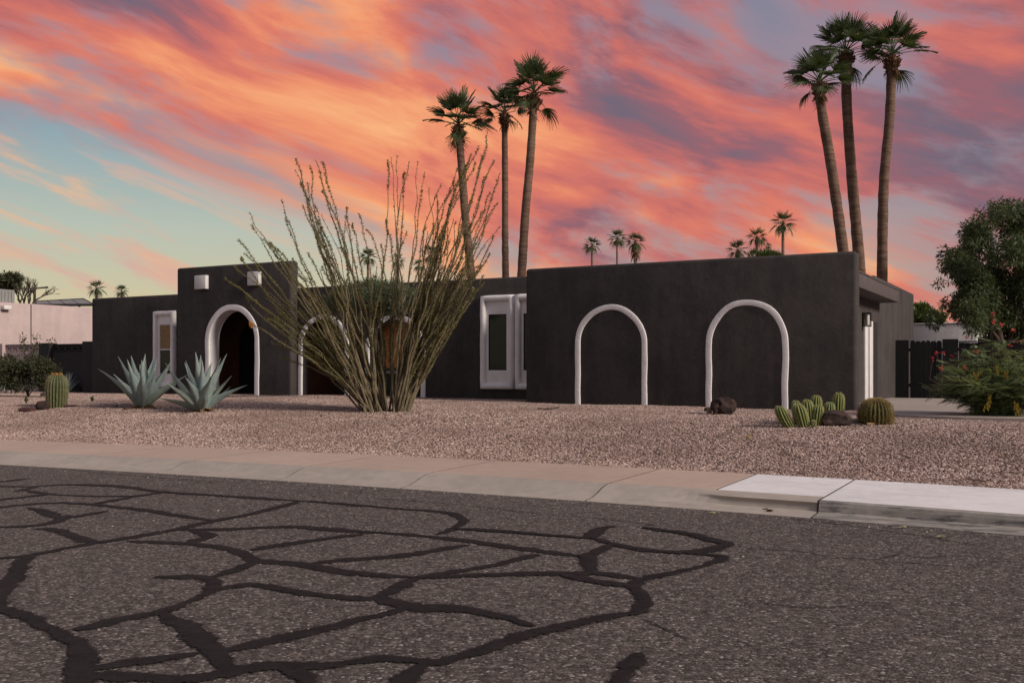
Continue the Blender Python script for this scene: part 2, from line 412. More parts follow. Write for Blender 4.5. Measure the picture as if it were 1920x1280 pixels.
simple('bark', (.075, .052, .038), (.04, .028, .022), 12, .9, .7, .02, stretch=(2, 2, .4))
def cane_mat():
    m, k = newmat('ocotillo cane'); p = k.n('ShaderNodeNewGeometry').outputs['Position']
    n = k.noise(p, 9, 4, .6); r = k.n('ShaderNodeObjectInfo').outputs['Random']
    c = k.mix(k.ss(n, .35, .65), (.115, .080, .055), (.20, .155, .095)); c = k.mix(k.m('MULTIPLY', r, .6), c, (.10, .095, .045))
    finish(k, c, .85, n, .5, .008)
cane_mat()
def agave_mat():
    m, k = newmat('agave leaf'); o = k.n('ShaderNodeTexCoord').outputs['Object']
    x = k.n('ShaderNodeSeparateXYZ', {0: o}).outputs[0]; r = k.n('ShaderNodeObjectInfo').outputs['Random']
    w = k.noise(k.n('ShaderNodeCombineXYZ', {0: k.m('MULTIPLY', x, 7.0), 1: k.m('MULTIPLY', r, 30.0), 2: 0.0}).outputs[0], 1.0, 3, .7)
    n = k.noise(o, 8, 4)
    c = k.mix(k.ss(n, .3, .7), (.175, .235, .235), (.235, .290, .275))
    c = k.mix(k.m('MULTIPLY', k.ss(w, .52, .60), .5), c, (.27, .31, .235))
    c = k.mix(k.m('MULTIPLY', k.ss(w, .66, .72), .5), c, (.10, .14, .10))
    c = k.mix(k.m('MULTIPLY', k.ss(r, .55, 1.0), .45), c, (.24, .27, .19))
    finish(k, c, .55, n, .15, .004, .3)
agave_mat()
def cactus_mat(name, ridge, groove):
    m, k = newmat(name); a = k.n('ShaderNodeAttribute', attribute_name='ridge').outputs['Fac']
    p = k.n('ShaderNodeNewGeometry').outputs['Position']; n = k.noise(p, 12, 4)
    c = k.mix(k.ss(a, .15, .95), groove, ridge); c = k.mix(k.m('MULTIPLY', k.ss(n, .5, .75), .35), c, tuple(x*.6 for x in ridge))
    finish(k, c, .6, n, .2, .005)
cactus_mat('barrel green', (.105, .095, .045), (.035, .058, .022)); cactus_mat('torch green', (.21, .21, .06), (.045, .085, .022)); cactus_mat('golden barrel', (.12, .105, .028), (.030, .045, .014))

# ------------------------------------------------------------------ setting
mb = MB(); mb.quad(*[Vector(p) for p in ((-2500, -2500, -.12), (2500, -2500, -.12), (2500, 2500, -.12), (-2500, 2500, -.12))])
tag(mb.build('ground', MAT['soil']), kind='structure')
mb = MB(); xs = [-70+i*.5 for i in range(221)]
for a, b in zip(xs[:-1], xs[1:]):
    mb.quad(Vector((a, -14, 0)), Vector((b, -14, 0)), Vector((b, kerb_y(b)+.05, 0)), Vector((a, kerb_y(a)+.05, 0)))
road = tag(mb.build('road', MAT['asphalt']), kind='structure')

# tar-sealed cracks: bands of bitumen lying on the asphalt
TAR = [
 [(-30,906),(28,900),(55,897)],
 [(-20,911),(60,912),(110,909),(160,909),(220,912),(310,922),(420,930),(550,938),(700,950),(830,960),(860,968),(868,977),(850,990),(820,1002)],
 [(25,922),(45,918),(72,912)], [(50,920),(120,928),(240,930),(310,922)], [(-20,939),(60,930),(100,925)],
 [(-20,954),(60,945),(130,943),(200,948),(290,960),(400,977)], [(170,946),(230,935),(310,922)],
 [(55,952),(80,958),(95,967),(130,970),(200,958)], [(-20,989),(60,986),(105,978),(128,966)], [(65,992),(105,992),(150,1008),(178,1018)],
 [(-20,1048),(50,1042),(110,1030),(175,1018),(240,1008),(330,993),(400,977),(470,963),(530,950),(560,940)],
 [(-20,1150),(0,1120),(15,1095),(40,1060),(62,1040)],
 [(330,993),(420,992),(500,988),(560,988),(640,994),(700,998),(800,1005),(860,1012),(960,1026),(1060,1040),(1100,1043)],
 [(240,1015),(330,1018),(400,1024),(450,1035),(480,1050),(560,1058),(640,1072),(700,1078),(780,1083)],
 [(350,1018),(390,1009),(396,1002),(360,995)], [(470,1032),(530,1022),(600,1012),(680,1002)],
 [(580,1058),(640,1050),(740,1044),(820,1032),(880,1022)], [(780,1083),(850,1072),(920,1062),(960,1052),(1010,1040)],
 [(785,1080),(750,1098),(720,1115),(695,1122)],
 [(290,1082),(340,1082),(380,1082),(400,1088),(402,1105),(380,1118),(310,1146),(240,1160),(140,1182)],
 [(400,1082),(440,1070),(485,1052)], [(400,1108),(450,1098),(490,1098),(540,1108),(600,1116),(690,1122),(720,1115)],
 [(710,1118),(770,1138),(850,1142),(930,1155),(1005,1175)], [(775,1138),(700,1158),(600,1182),(500,1205),(415,1222)],
 [(310,1150),(345,1170),(372,1200),(400,1225),(420,1245),(440,1262)], [(-30,1140),(40,1152),(80,1170),(112,1190),(140,1210),(150,1240),(150,1300)],
 [(140,1262),(220,1246),(300,1236),(375,1225)],
 [(120,1290),(180,1268),(260,1270),(350,1275),(420,1262),(520,1248),(600,1250),(700,1238),(790,1242),(830,1245),(900,1225),(960,1200),(1030,1180),(1110,1163),(1190,1150)],
 [(520,1250),(560,1267),(590,1295)], [(795,1245),(770,1264),(740,1300)],
 [(1180,1154),(1205,1138),(1202,1115),(1190,1100),(1205,1088),(1260,1075),(1320,1060),(1358,1047),(1345,1042),(1305,1039)],
 [(780,1083),(900,1078),(1000,1075),(1060,1076),(1110,1075),(1150,1078),(1205,1087)], [(1050,1078),(1110,1090),(1185,1099)],
 [(1098,1040),(1106,1055),(1112,1077)], [(1085,1044),(1120,1035),(1148,1020)],
 [(850,991),(960,998),(1040,1005),(1110,1010),(1140,1018),(1200,1030),(1270,1036),(1320,1033),(1357,1021),(1340,1015),(1290,1002),(1205,989)],
 [(1112,1010),(1116,997),(1138,988),(1157,988)], [(1160,1300),(1180,1255),(1198,1226)],
]
def smooth_line(pts, step=.04):
    out = []
    P = [pts[0]] + pts + [pts[-1]]
    for i in range(1, len(P)-2):
        p0, p1, p2, p3 = P[i-1], P[i], P[i+1], P[i+2]; L = (p2-p1).length; n = max(1, int(L/step))
        for j in range(n):
            t = j/n; out.append(.5*((2*p1)+(-p0+p2)*t+(2*p0-5*p1+4*p2-p3)*t*t+(-p0+3*p1-3*p2+p3)*t**3))
    out.append(pts[-1]); return out
def strip(name, pix, half, z, mat, seed):
    pts = smooth_line([Vector(on_z(x, y, 0).xy) for x, y in pix]); N = len(pts); mb = MB(); row = []
    for i, p in enumerate(pts):
        t = (pts[min(i+1, N-1)]-pts[max(i-1, 0)]).normalized(); nn = Vector((-t.y, t.x))
        ends = min(1, .35+.65*min(i, N-1-i)/4)
        w = [half*ends*(.96+.75*mnoise.noise(Vector((p.x*1.4, p.y*1.4, seed+q*9)))+.45*mnoise.noise(Vector((p.x*9, p.y*9, seed+q*5)))) for q in (0, 1)]
        row.append([p+nn*w[0], p+nn*w[0]*.22, p-nn*w[1]*.22, p-nn*w[1]])
    for a, b in zip(row[:-1], row[1:]):
        for q in range(3):
            zz = [z+(.003 if q+s in (1, 2) else 0) for s in (0, 1)]
            mb.quad(Vector((*a[q], zz[0])), Vector((*a[q+1], zz[1])), Vector((*b[q+1], zz[1])), Vector((*b[q], zz[0])))
    ob = mb.build(name, mat, road); at_ = ob.data.attributes.new('edge', 'FLOAT', 'POINT')
    val = []
    for _ in range(len(row)-1):
        for q in range(3): ea, eb = (0.0 if q == 0 else 1.0), (0.0 if q == 2 else 1.0); val += [ea, eb, eb, ea]
    at_.data.foreach_set('value', val); return ob
for i, pl in enumerate(TAR): strip('tar_band', pl, .070+.014*((i*7) % 5)/5, (.0030+i*.00012), MAT['tar'], i*3.7)
CRACKS = [[(1365,1021),(1420,1029),(1500,1034),(1560,1044),(1640,1050),(1790,1062)], [(700,934),(850,945),(1000,962),(1120,972),(1240,986)], [(1480,972),(1580,984),(1720,1004),(1830,1022)],
          [(1205,1160),(1260,1185),(1290,1200)], [(1640,1050),(1690,1040),(1730,1046),(1800,1042),(1920,1052)], [(1420,1130),(1520,1140),(1640,1136),(1700,1150)], [(120,880),(260,893),(420,905)]]
for i, pl in enumerate(CRACKS): strip('crack', pl, .012, .003+.0003*i, MAT['hairline'], 50+i)

# kerb and walk, cast in lengths between joints
JOINTS = [-30, -27, -24, -21, -18.2, -16.3, -14.4, -12.5, -10.57, -8.6, -6.76, -4.42, -3.2, -2.08, -.2, 1.7, 3.6, 5.5, 8.5, 11.5]
ROLL = [(0, -.05), (0, .004), (.03, .012), (.18, .026), (.30, .055), (.42, .095), (.52, .118), (.60, .128), (.64, .130), (.64, -.05)]
VERT = [(0, -.05), (0, .004), (.03, .010), (.26, .018), (.285, .030), (.30, .085), (.315, .118), (.345, .130), (.37, .132), (.37, -.05)]
CAVE = [(0, -.05), (0, .004), (.03, .010), (.24, .018), (.30, .030), (.33, .085), (.31, .112), (.36, .129), (.64, .130), (.64, -.05)]
kerb = tag(link('kerb', None), kind='structure'); walk = tag(link('sidewalk', None), kind='structure')
kerb.location = (-8, 9.5, 0); walk.location = (-8, 10.8, 0)
def kerb_joints(): return [j for j in JOINTS if j != -3.2]
KJ = kerb_joints()
for a, b in zip(KJ[:-1], KJ[1:]):
    mb = MB(); n = max(4, int((b-a)/.12)); rows = []
    for i in range(n+1):
        x = a+.009+(b-a-.018)*i/n
        prof = VERT if a >= -2.1 else ROLL
        s = sst(-3.75, -2.9, x) if a < -2.1 else 0
        rows.append([Vector((x, kerb_y(x)+p[0]*(1-s)+c[0]*s, p[1]*(1-s)+c[1]*s)) for p, c in zip(prof, CAVE)])
    for r0, r1 in zip(rows[:-1], rows[1:]):
        for q in range(len(ROLL)-1): mb.quad(r0[q], r1[q], r1[q+1], r0[q+1])
    for r in (rows[0], rows[-1]):
        i0 = len(mb.v); mb.v += r; mb.f.append(tuple(range(i0, i0+len(r)))); mb.mi.append(0)
    mb.build('kerb_length', MAT['stained kerb'] if -2.1 <= a < 1.6 else MAT['grey kerb'], kerb)
for a, b in zip(JOINTS[:-1], JOINTS[1:]):
    mb = MB(); n = max(2, int((b-a)/.4)); g = .009; rows = []
    f0 = .375 if a >= -2.1 else WALK0
    L_ = b-a-2*g; us = [0, .015] + [L_*i/n for i in range(1, n)] + [L_-.015, L_]
    for i, u_ in enumerate(us):
        x = a+g+u_; e = .002 if i in (0, len(us)-1) else 0; y = kerb_y(x)
        rows.append([Vector((x, y+f0, -.05)), Vector((x, y+f0, .124-e*.3)), Vector((x, y+f0+.02, .133-e)), Vector((x, y+WALK1-.02, .150-e)), Vector((x, y+WALK1, .14-e)), Vector((x, y+WALK1, -.05))])
    for r0, r1 in zip(rows[:-1], rows[1:]):
        for q in range(5): mb.quad(r0[q], r1[q], r1[q+1], r0[q+1])
    for r in (rows[0], rows[-1]):
        i0 = len(mb.v); mb.v += r; mb.f.append(tuple(range(i0, i0+len(r)))); mb.mi.append(0)
    tag(mb.build('slab', MAT['white walk'] if a >= -3.3 else MAT['tan walk'], walk))
# dirt in the joints and under the walk
mb = MB()
for a, b in zip(xs[:-1], xs[1:]):
    mb.quad(*[Vector((x, kerb_y(x)+o, .045)) for x, o in ((a, .45), (b, .45), (b, 2.19), (a, 2.19))])
    mb.quad(*[Vector((x, kerb_y(x)+o, -.015)) for x, o in ((a, .02), (b, .02), (b, .5), (a, .5))])
tag(mb.build('joint_dirt', MAT['crack'], walk))

for j in JOINTS[1:-1]:
    f0 = .38 if j >= -2.1 else WALK0; mb = MB(); h = .0085; y = kerb_y(j)
    mb.quad(Vector((j-h, y+f0, .1305)), Vector((j+h, y+f0, .1305)), Vector((j+h, y+WALK1-.02, .1485)), Vector((j-h, y+WALK1-.02, .1485)))
    if j in KJ:
        P_ = (ROLL if j < -2.1 else VERT)[1:-1]
        for p, q in zip(P_[:-1], P_[1:]): mb.quad(Vector((j-h, y+p[0]+.001, p[1]-.002)), Vector((j+h, y+p[0]+.001, p[1]-.002)), Vector((j+h, y+q[0]+.001, q[1]-.002)), Vector((j-h, y+q[0]+.001, q[1]-.002)))
    mb.build('joint_filler', MAT['crack'], walk)

# yard sheet and driveway
def yard_grid(x0, x1, y1, step):
    mb = MB(); X = np.arange(x0, x1+1e-6, step); n = int((y1-9)/step); idx = {}
    for i, x in enumerate(X):
        yb = kerb_y(x)+WALK1+.004
        for j in range(n+1):
            y = yb+(y1-yb)*j/n; idx[i, j] = len(mb.v); mb.v.append(Vector((x, y, gz(x, y))))
    for i in range(len(X)-1):
        for j in range(n): mb.f.append((idx[i, j], idx[i+1, j], idx[i+1, j+1], idx[i, j+1])); mb.mi.append(0)
    return mb
tag(yard_grid(-70, 24, 50, .5).build('yard', MAT['gravel bed'], smooth=True), kind='structure')
DZ = .545
mb = MB(); pts = [(-3.35, 20.6), (-2.7, 19.4), (-1.6, 19.0), (12, 19.0), (12, 30.6), (-4.5, 30.6), (-4.5, 22.6), (-3.35, 22.3)]
i0 = len(mb.v); mb.v += [Vector((x, y, DZ)) for x, y in pts]; mb.f.append(tuple(range(len(pts)))); mb.mi.append(0)
for q in range(len(pts)):
    (ax, ay), (bx, by) = pts[q], pts[(q+1) % len(pts)]; mb.quad(Vector((ax, ay, .2)), Vector((bx, by, .2)), Vector((bx, by, DZ)), Vector((ax, ay, DZ)))
tag(mb.build('driveway', MAT['driveway']), kind='structure')

def gravel():
    mb = yard_grid(-33, 5, 23.6, .5)
    # keep stones off the concrete
    mb.f = [f for f in mb.f if not (sum(mb.v[i].x for i in f)/4 > -3.3 and sum(mb.v[i].y for i in f)/4 > 19.3)]; mb.mi = [0]*len(mb.f)
    o = mb.build('gravel', MAT['gravel stone']); tag(o, 'pinkish crushed gravel covering the front yard', 'gravel', kind='stuff')
    ng = bpy.data.node_groups.new('gravel', 'GeometryNodeTree')
    ng.interface.new_socket('Geometry', in_out='INPUT', socket_type='NodeSocketGeometry'); ng.interface.new_socket('Geometry', in_out='OUTPUT', socket_type='NodeSocketGeometry')
    N = ng.nodes; L = ng.links
    gi = N.new('NodeGroupInput'); go = N.new('NodeGroupOutput')
    d = N.new('GeometryNodeDistributePointsOnFaces'); d.inputs['Density'].default_value = 900
    ico = N.new('GeometryNodeMeshIcoSphere'); ico.inputs['Radius'].default_value = 1; ico.inputs['Subdivisions'].default_value = 1
    sp = N.new('GeometryNodeSetPosition'); nz = N.new('ShaderNodeTexNoise'); nz.inputs['Scale'].default_value = 1.1
    sub = N.new('ShaderNodeVectorMath'); sub.operation = 'SUBTRACT'; sub.inputs[1].default_value = (.5, .5, .5)
    L.new(nz.outputs['Color'], sub.inputs[0]); sc = N.new('ShaderNodeVectorMath'); sc.operation = 'SCALE'; sc.inputs['Scale'].default_value = 1.5
    L.new(sub.outputs[0], sc.inputs[0]); L.new(ico.outputs[0], sp.inputs['Geometry']); L.new(sc.outputs[0], sp.inputs['Offset'])
    ip = N.new('GeometryNodeInstanceOnPoints'); rr = N.new('FunctionNodeRandomValue'); rr.data_type = 'FLOAT_VECTOR'
    rr.inputs[0].default_value = (-.6, -.6, 0); rr.inputs[1].default_value = (.6, .6, 6.28)
    rs = N.new('FunctionNodeRandomValue'); rs.data_type = 'FLOAT_VECTOR'; rs.inputs[0].default_value = (.009, .009, .008); rs.inputs[1].default_value = (.034, .026, .019)
    rv = N.new('FunctionNodeRandomValue'); st = N.new('GeometryNodeStoreNamedAttribute'); st.domain = 'INSTANCE'; st.data_type = 'FLOAT'; st.inputs['Name'].default_value = 'rnd'
    sm = N.new('GeometryNodeSetMaterial'); sm.inputs['Material'].default_value = MAT['gravel stone']
    L.new(gi.outputs[0], d.inputs[0]); L.new(d.outputs['Points'], ip.inputs['Points']); L.new(sp.outputs[0], sm.inputs[0]); L.new(sm.outputs[0], ip.inputs['Instance'])
    L.new(rr.outputs[0], ip.inputs['Rotation']); L.new(rs.outputs[0], ip.inputs['Scale'])
    L.new(ip.outputs[0], st.inputs[0])
    val = [s for s in st.inputs if s.name == 'Value' and s.enabled][0]; L.new(rv.outputs[1], val)
    L.new(st.outputs[0], go.inputs[0])
    md = o.modifiers.new('gravel', 'NODES'); md.node_group = ng
gravel()

# ------------------------------------------------------------------ the house
GY = 22.09; GX0, GX1 = -11.91, -3.905; CY = 23.3; TY = 23.0; LY = 23.6; TX0, TX1 = -25.29, -20.44; LX0 = -30.2
house = thing('house', (-17, 24, .35), 'long low charcoal stucco house with white arched trim and flat roof', 'house')
CH = MAT['charcoal stucco']; WH = MAT['white stucco']
def wall(x0, x1, y0, y1, z0, z1, r=.05, m=CH, name='wall'): return bm_obj(name, bevel_box(x0, x1, y0, y1, z0, z1, r), m, house)
def arch_path(x0, x1, top, base, n=22, wob=0, seed=0, flat=1.0):
    """centre line of an arch: up the left leg, round, down the right"""
    cx = (x0+x1)/2; rx = (x1-x0)/2; rz = rx*flat; zs = top-rz; pts = []
    for i in range(9): pts.append((x0, base+(zs-base)*i/9))
    for i in range(n+1): th = math.pi*(1-i/n); pts.append((cx+rx*math.cos(th), zs+rz*math.sin(th)))
    for i in range(1, 10): pts.append((x1, zs+(base-zs)*i/9))
    return [(x+wob*mnoise.noise(Vector((x*1.5, z*1.5, seed))), z+wob*.6*mnoise.noise(Vector((x*1.5, z*1.5, seed+9)))) for x, z in pts]
def arch_cutter(x0, x1, top, base, y0, y1, flat=1.0):
    pts = arch_path(x0, x1, top, base, 28, flat=flat); pts = pts[:1]+pts[9:-9]+pts[-1:]; bm = bmesh.new(); o = house.location
    fa = [bm.verts.new(Vector((x, y0, z))-o) for x, z in pts]; ba = [bm.verts.new(Vector((x, y1, z))-o) for x, z in pts]
    bm.faces.new(fa); bm.faces.new(list(reversed(ba)))
    n = len(pts)
    for i in range(n): bm.faces.new((fa[i], ba[i], ba[(i+1) % n], fa[(i+1) % n]))
    bmesh.ops.recalc_face_normals(bm, faces=bm.faces); me = bpy.data.meshes.new('c'); bm.to_mesh(me); bm.free(); return me
def box_cutter(x0, x1, y0, y1, z0, z1):
    mb = MB(); mb.box(x0, x1, y0, y1, z0, z1); return mb.mesh('c', CH, house.location)
def arch_trim(name, x0, x1, top, base, y, w, out, wob, seed, flat=1.0, back=.02):
    """hand-formed half-round band; x0..x1, top are its centre line"""
    pts = arch_path(x0, x1, top, base, 30, wob, seed, flat); mb = MB(); N = len(pts); prev = None; M = 8
    for i, (x, z) in enumerate(pts):
        a = pts[max(i-1, 0)]; b = pts[min(i+1, N-1)]; t = Vector((b[0]-a[0], b[1]-a[1])).normalized(); nn = Vector((-t.y, t.x))
        ww = w*(1+.10*mnoise.noise(Vector((x*2, z*2, seed+3)))); ring = []
        for q in range(M+1):
            th = math.pi*q/M; s = math.copysign(abs(math.cos(th))**.30, math.cos(th)); d = abs(math.sin(th))**.24
            ring.append(Vector((x+nn.x*s*ww/2, y+back-(out+back)*d, z+nn.y*s*ww/2)))
        if prev:
            for q in range(M): mb.quad(prev[q], prev[q+1], ring[q+1], ring[q])
        prev = ring
    me = mb; o = me.build(name, WH, house); bm = bmesh.new(); bm.from_mesh(o.data); bmesh.ops.remove_doubles(bm, verts=bm.verts, dist=1e-5); bmesh.ops.recalc_face_normals(bm, faces=bm.faces); bm.to_mesh(o.data); bm.free()
    o.data.polygons.foreach_set('use_smooth', [True]*len(o.data.polygons)); return o
def reveal(x0, x1, top, base, y0, y1, mat, flat=1.0):
    """painted lining of an arched opening, 8 mm proud of the cut wall"""
    pts = arch_path(x0, x1, top, base, 30, flat=flat); inn = arch_path(x0+.012, x1-.012, top-.012, base, 30, flat=flat); mb = MB()
    for i in range(len(pts)-1):
        (ax, az), (bx, bz) = inn[i], inn[i+1]; (cx, cz), (dx, dz) = pts[i], pts[i+1]
        mb.quad(Vector((ax, y0, az)), Vector((ax, y1, az)), Vector((bx, y1, bz)), Vector((bx, y0, bz)))
        mb.quad(Vector((ax, y1, az)), Vector((cx, y1, cz)), Vector((dx, y1, dz)), Vector((bx, y1, bz)))
    mb.build('arch_lining', mat, house)

# converted garage wing: tall front wall, low roof with eave behind it, taller block at the rear
wall(GX0, GX1, GY, GY+.42, .1, 3.9, .075, name='garage_wall')
wall(GX0+.05, -4.455, GY+.38, 28.0, .1, 3.22, .03)
wall(GX0+.06, -4.45, 27.98, 35.6, .1, 3.88, .06)
bm_obj('eave', bevel_box(GX0+.2, -3.95, GY+.40, 28.6, 3.17, 3.49, .012, 2), MAT['fascia paint'], house)
bm_obj('drip_edge', bevel_box(GX0+.18, -3.93, GY+.41, 28.63, 3.485, 3.53, .008, 1), MAT['fascia paint'], house)
for (xa, xb, ya, seed) in ((1083.5, 1208.5, 576, 1), (1329, 1472, 567, 2)):
    a = on_y(xa, 700, GY).x; b = on_y(xb, 700, GY).x; z = on_y((xa+xb)/2, ya, GY).z
    arch_trim('arch_trim', a, b, z, .3, GY, .138, .034, .035, seed, 1.0 if seed == 1 else .98)
# side door frame and wall lamp in the passage
SX = -4.455
def side(px, py): return on_x(px, py, SX)
y0, y1 = side(1619, 680).y, side(1633, 680).y
for (ya, yb, o) in ((y0, y0+(y1-y0)*.40, .05), (y0+(y1-y0)*.50, y1-.06, .065)):
    bm_obj('door_frame', bevel_box(SX-.02, SX+o, ya, yb, .5, side(1626, 601).z, .012, 2), MAT['white paint'], house)
bm_obj('door_panel', bevel_box(SX-.02, SX+.015, y1-.05, y1+.95, .5, side(1626, 601).z, .006, 1), MAT['dark paint'], house)

# central wing with its arcade
def arch_px(pa, pb, ptop, Y): return on_y(pa, 650, Y).x, on_y(pb, 650, Y).x, on_y((pa+pb)/2, ptop, Y).z
cw = wall(TX1-.1, GX0+.1, CY, CY+.32, .1, 3.845, .06)
A2 = arch_px(563, 651, 594, CY); A3 = arch_px(689, 794, 594, CY)
cut(cw, [arch_cutter(A2[0]+.06, A2[1]-.06, A2[2]-.06, -.2, CY-.5, CY+.6), arch_cutter(A3[0]+.06, A3[1]-.06, A3[2]-.06, -.2, CY-.5, CY+.6)])
for s, A in ((3, A2), (4, A3)):
    arch_trim('arch_trim', A[0], A[1], A[2], .35, CY, .155, .036, .02, s)
    reveal(A[0]+.058, A[1]-.058, A[2]-.058, .3, CY+.03, CY+.318, CH)
# solid rooms either side of and behind the porch
WIN = [(on_y(903.5, 640, CY).x, on_y(966, 640, CY).x), (on_y(968.5, 640, CY).x, on_y(968.5, 640, CY).x+1.03)]
wall(-15.25, GX0+.12, CY+.30, 25.5, .1, 3.5, .02)
back = wall(TX0+.1, GX0+.12, 25.2, 35.4, .1, 3.55, .02)
bm_obj('porch_ceiling', bevel_box(TX0+.15, -15.2, CY+.30, 25.25, 3.25, 3.5, .01, 1), CH, house)
bm_obj('porch_floor', bevel_box(TX0+.3, -15.2, CY-.05, 25.25, .1, .5, .01, 1), MAT['driveway'], house)
# porch window with a bamboo blind
WY = CY+.42
wall(-18.1, -15.24, WY, WY+.3, .1, 3.3, .01)
bx0, bx1 = on_y(721, 640, WY).x, on_y(777, 640, WY).x; bz0, bz1 = on_y(750, 690, WY).z, on_y(750, 602, WY).z
win = bm_obj('porch_window', bevel_box(bx0-.06, bx1+.06, WY-.05, WY-.01, .72, bz1+.05, .01, 1), MAT['dark glass'], house)
slat_me = None
ns = int((bz1-bz0)/.05)
for i in range(ns):
    z = bz0+.05*i
    mb = MB(); mb.tube([(bx0, WY-.075, z+.022), ((bx0+bx1)/2, WY-.077, z+.021), (bx1, WY-.075, z+.022)], .021, 6); mb.build('slat', MAT['bamboo slat'], win)
bm_obj('sill', bevel_box(bx0-.1, bx1+.1, WY-.12, WY, bz0-.16, bz0-.08, .012, 2), MAT['grey metal'], win)

# deep moulded white window surrounds
def window(x0, x1, z0, z1, Y, gx0, gx1, gz0, gz1, blind, sash):
    w = bm_obj('window', bevel_box(x0+.1, x1-.1, Y-.045, Y+.02, z0+.1, z1-.1, .02, 2), WH, house)
    cut(w, [box_cutter(gx0, gx1, Y-.3, Y-.012, gz0, gz1)])
    # rounded hand-trowelled border
    mb = MB(); cs = [(x0+.085, z0+.085), (x1-.085, z0+.085), (x1-.085, z1-.085), (x0+.085, z1-.085)]; M = 8; rings = []
    path = []
    for q in range(4):
        (ax, az), (bx, bz) = cs[q], cs[(q+1) % 4]
        for i in range(10): path.append((ax+(bx-ax)*i/10, az+(bz-az)*i/10))
    N = len(path); cx, cz = (x0+x1)/2, (z0+z1)/2
    for i, (x, z) in enumerate(path):
        a = path[i-1]; b = path[(i+1) % N]; t = Vector((b[0]-a[0], b[1]-a[1])).normalized(); nn = Vector((t.y, -t.x)); corner = i % 10 == 0
        if corner: nn = Vector((math.copysign(1, x-cx), math.copysign(1, z-cz)))*.93
        wob = 1+.12*mnoise.noise(Vector((x*2.3, z*2.3, x0))); ring = []
        for q in range(M+1):
            th = math.pi*q/M; s = math.copysign(abs(math.cos(th))**.7, math.cos(th)); d = abs(math.sin(th))**.6
            ring.append(Vector((x+nn.x*s*.09*wob, Y+.01-.155*d*wob, z+nn.y*s*.09*wob)))
        rings.append(ring)
    for i in range(N):
        r0, r1 = rings[i], rings[(i+1) % N]
        for q in range(M): mb.quad(r0[q], r1[q], r1[q+1], r0[q+1])
    o = mb.build('surround', WH, w); bm = bmesh.new(); bm.from_mesh(o.data); bmesh.ops.remove_doubles(bm, verts=bm.verts, dist=1e-5); bmesh.ops.recalc_face_normals(bm, faces=bm.faces); bm.to_mesh(o.data); bm.free()
    o.data.polygons.foreach_set('use_smooth', [True]*len(o.data.polygons))
    f = MB(); t = .022
    for (a, b, c, d) in ((gx0, gx1, gz0, gz0+t), (gx0, gx1, gz1-t, gz1), (gx0, gx0+t, gz0+t, gz1-t), (gx1-t, gx1, gz0+t, gz1-t)): f.box(a+.001, b-.001, Y-.040, Y-.016, c+.001, d-.001)
    if sash: f.box(gx0+t, gx1-t, Y-.041, Y-.017, sash-.022, sash+.022)
    f.build('sash', MAT['white paint'] if sash else MAT['black metal'], w)
    if sash:
        bm_obj('pane', bevel_box(gx0+.01, gx1-.01, Y-.024, Y-.015, gz0+.01, sash-.005, .001, 1), MAT['dark glass'], w)
        n = int((gz1-sash)/.042)
        for i in range(n):
            m2 = MB(); z = sash+.02+.042*i; m2.box(gx0+.02, gx1-.02, Y-.026, Y-.018, z+.003, z+.040); m2.build('slat', MAT['amber blind'], w)
    else:
        bm_obj('pane', bevel_box(gx0+.01, gx1-.01, Y-.024, Y-.015, gz0+.01, gz1-.01, .001, 1), MAT['dark glass'], w)
    return w
zt, zb = on_y(935, 553.5, CY).z, on_y(935, 729.5, CY).z
for x0, x1 in WIN:
    window(x0, x1, zb, zt, CY, x0+.235, x0+.235+.56, on_y(935, 694, CY).z, on_y(935, 589, CY).z, None, None)
lx0, lx1 = on_y(291, 640, LY).x, on_y(330.5, 640, LY).x
window(lx0, lx1, on_y(310, 727, LY).z, on_y(310, 583, LY).z, LY, on_y(301, 640, LY).x, on_y(323.5, 640, LY).x, on_y(310, 701, LY).z, on_y(312, 608, LY).z, None, on_y(312, 655, LY).z)

# entry tower
tw = wall(TX0, TX1, TY, TY+.36, .1, 4.65, .07)
E = arch_px(389, 482, 576, TY)
cut(tw, [arch_cutter(E[0]+.07, E[1]-.07, E[2]-.07, -.2, TY-.5, TY+.9)])
arch_trim('arch_trim', E[0], E[1], E[2], .35, TY, .18, .03, .018, 6)
reveal(E[0]+.068, E[1]-.068, E[2]-.068, .3, TY+.02, TY+.42, WH)
# vestibule walls
wall(TX0+.15, TX0+.45, TY+.34, 25.25, .1, 3.3, .01, MAT['bounce tinted plaster']); wall(TX1-.35, TX1-.08, TY+.34, 25.25, .1, 3.3, .01, MAT['bounce tinted plaster'])
iw = wall(TX0+.45, TX1-.36, 24.95, 25.19, .1, 3.26, .01, MAT['bounce tinted plaster'])
cut(iw, [arch_cutter(-25.0+.35, -23.3, 2.95, -.2, 24.5, 25.6)])
bm_obj('door', bevel_box(-24.8, -23.2, 25.15, 25.198, .5, 3.0, .01, 1), MAT['dark paint'], house)
for pa, pb, t, b in ((368.5, 391, 516, 543), (467.5, 490, 509, 536)):
    a, c = on_y(pa, t, TY).x, on_y(pb, t, TY).x
    bm_obj('scupper', bevel_box(a+.03, c, TY-.13, TY+.05, on_y(pa, b, TY).z, on_y(pb, t, TY).z, .02, 2), MAT['white paint'], house)

# left wing
wall(LX0, TX0+.12, LY, 25.6, .1, 3.87, .06); wall(LX0+.02, TX0+.2, 25.58, 35.3, .1, 3.84, .05)

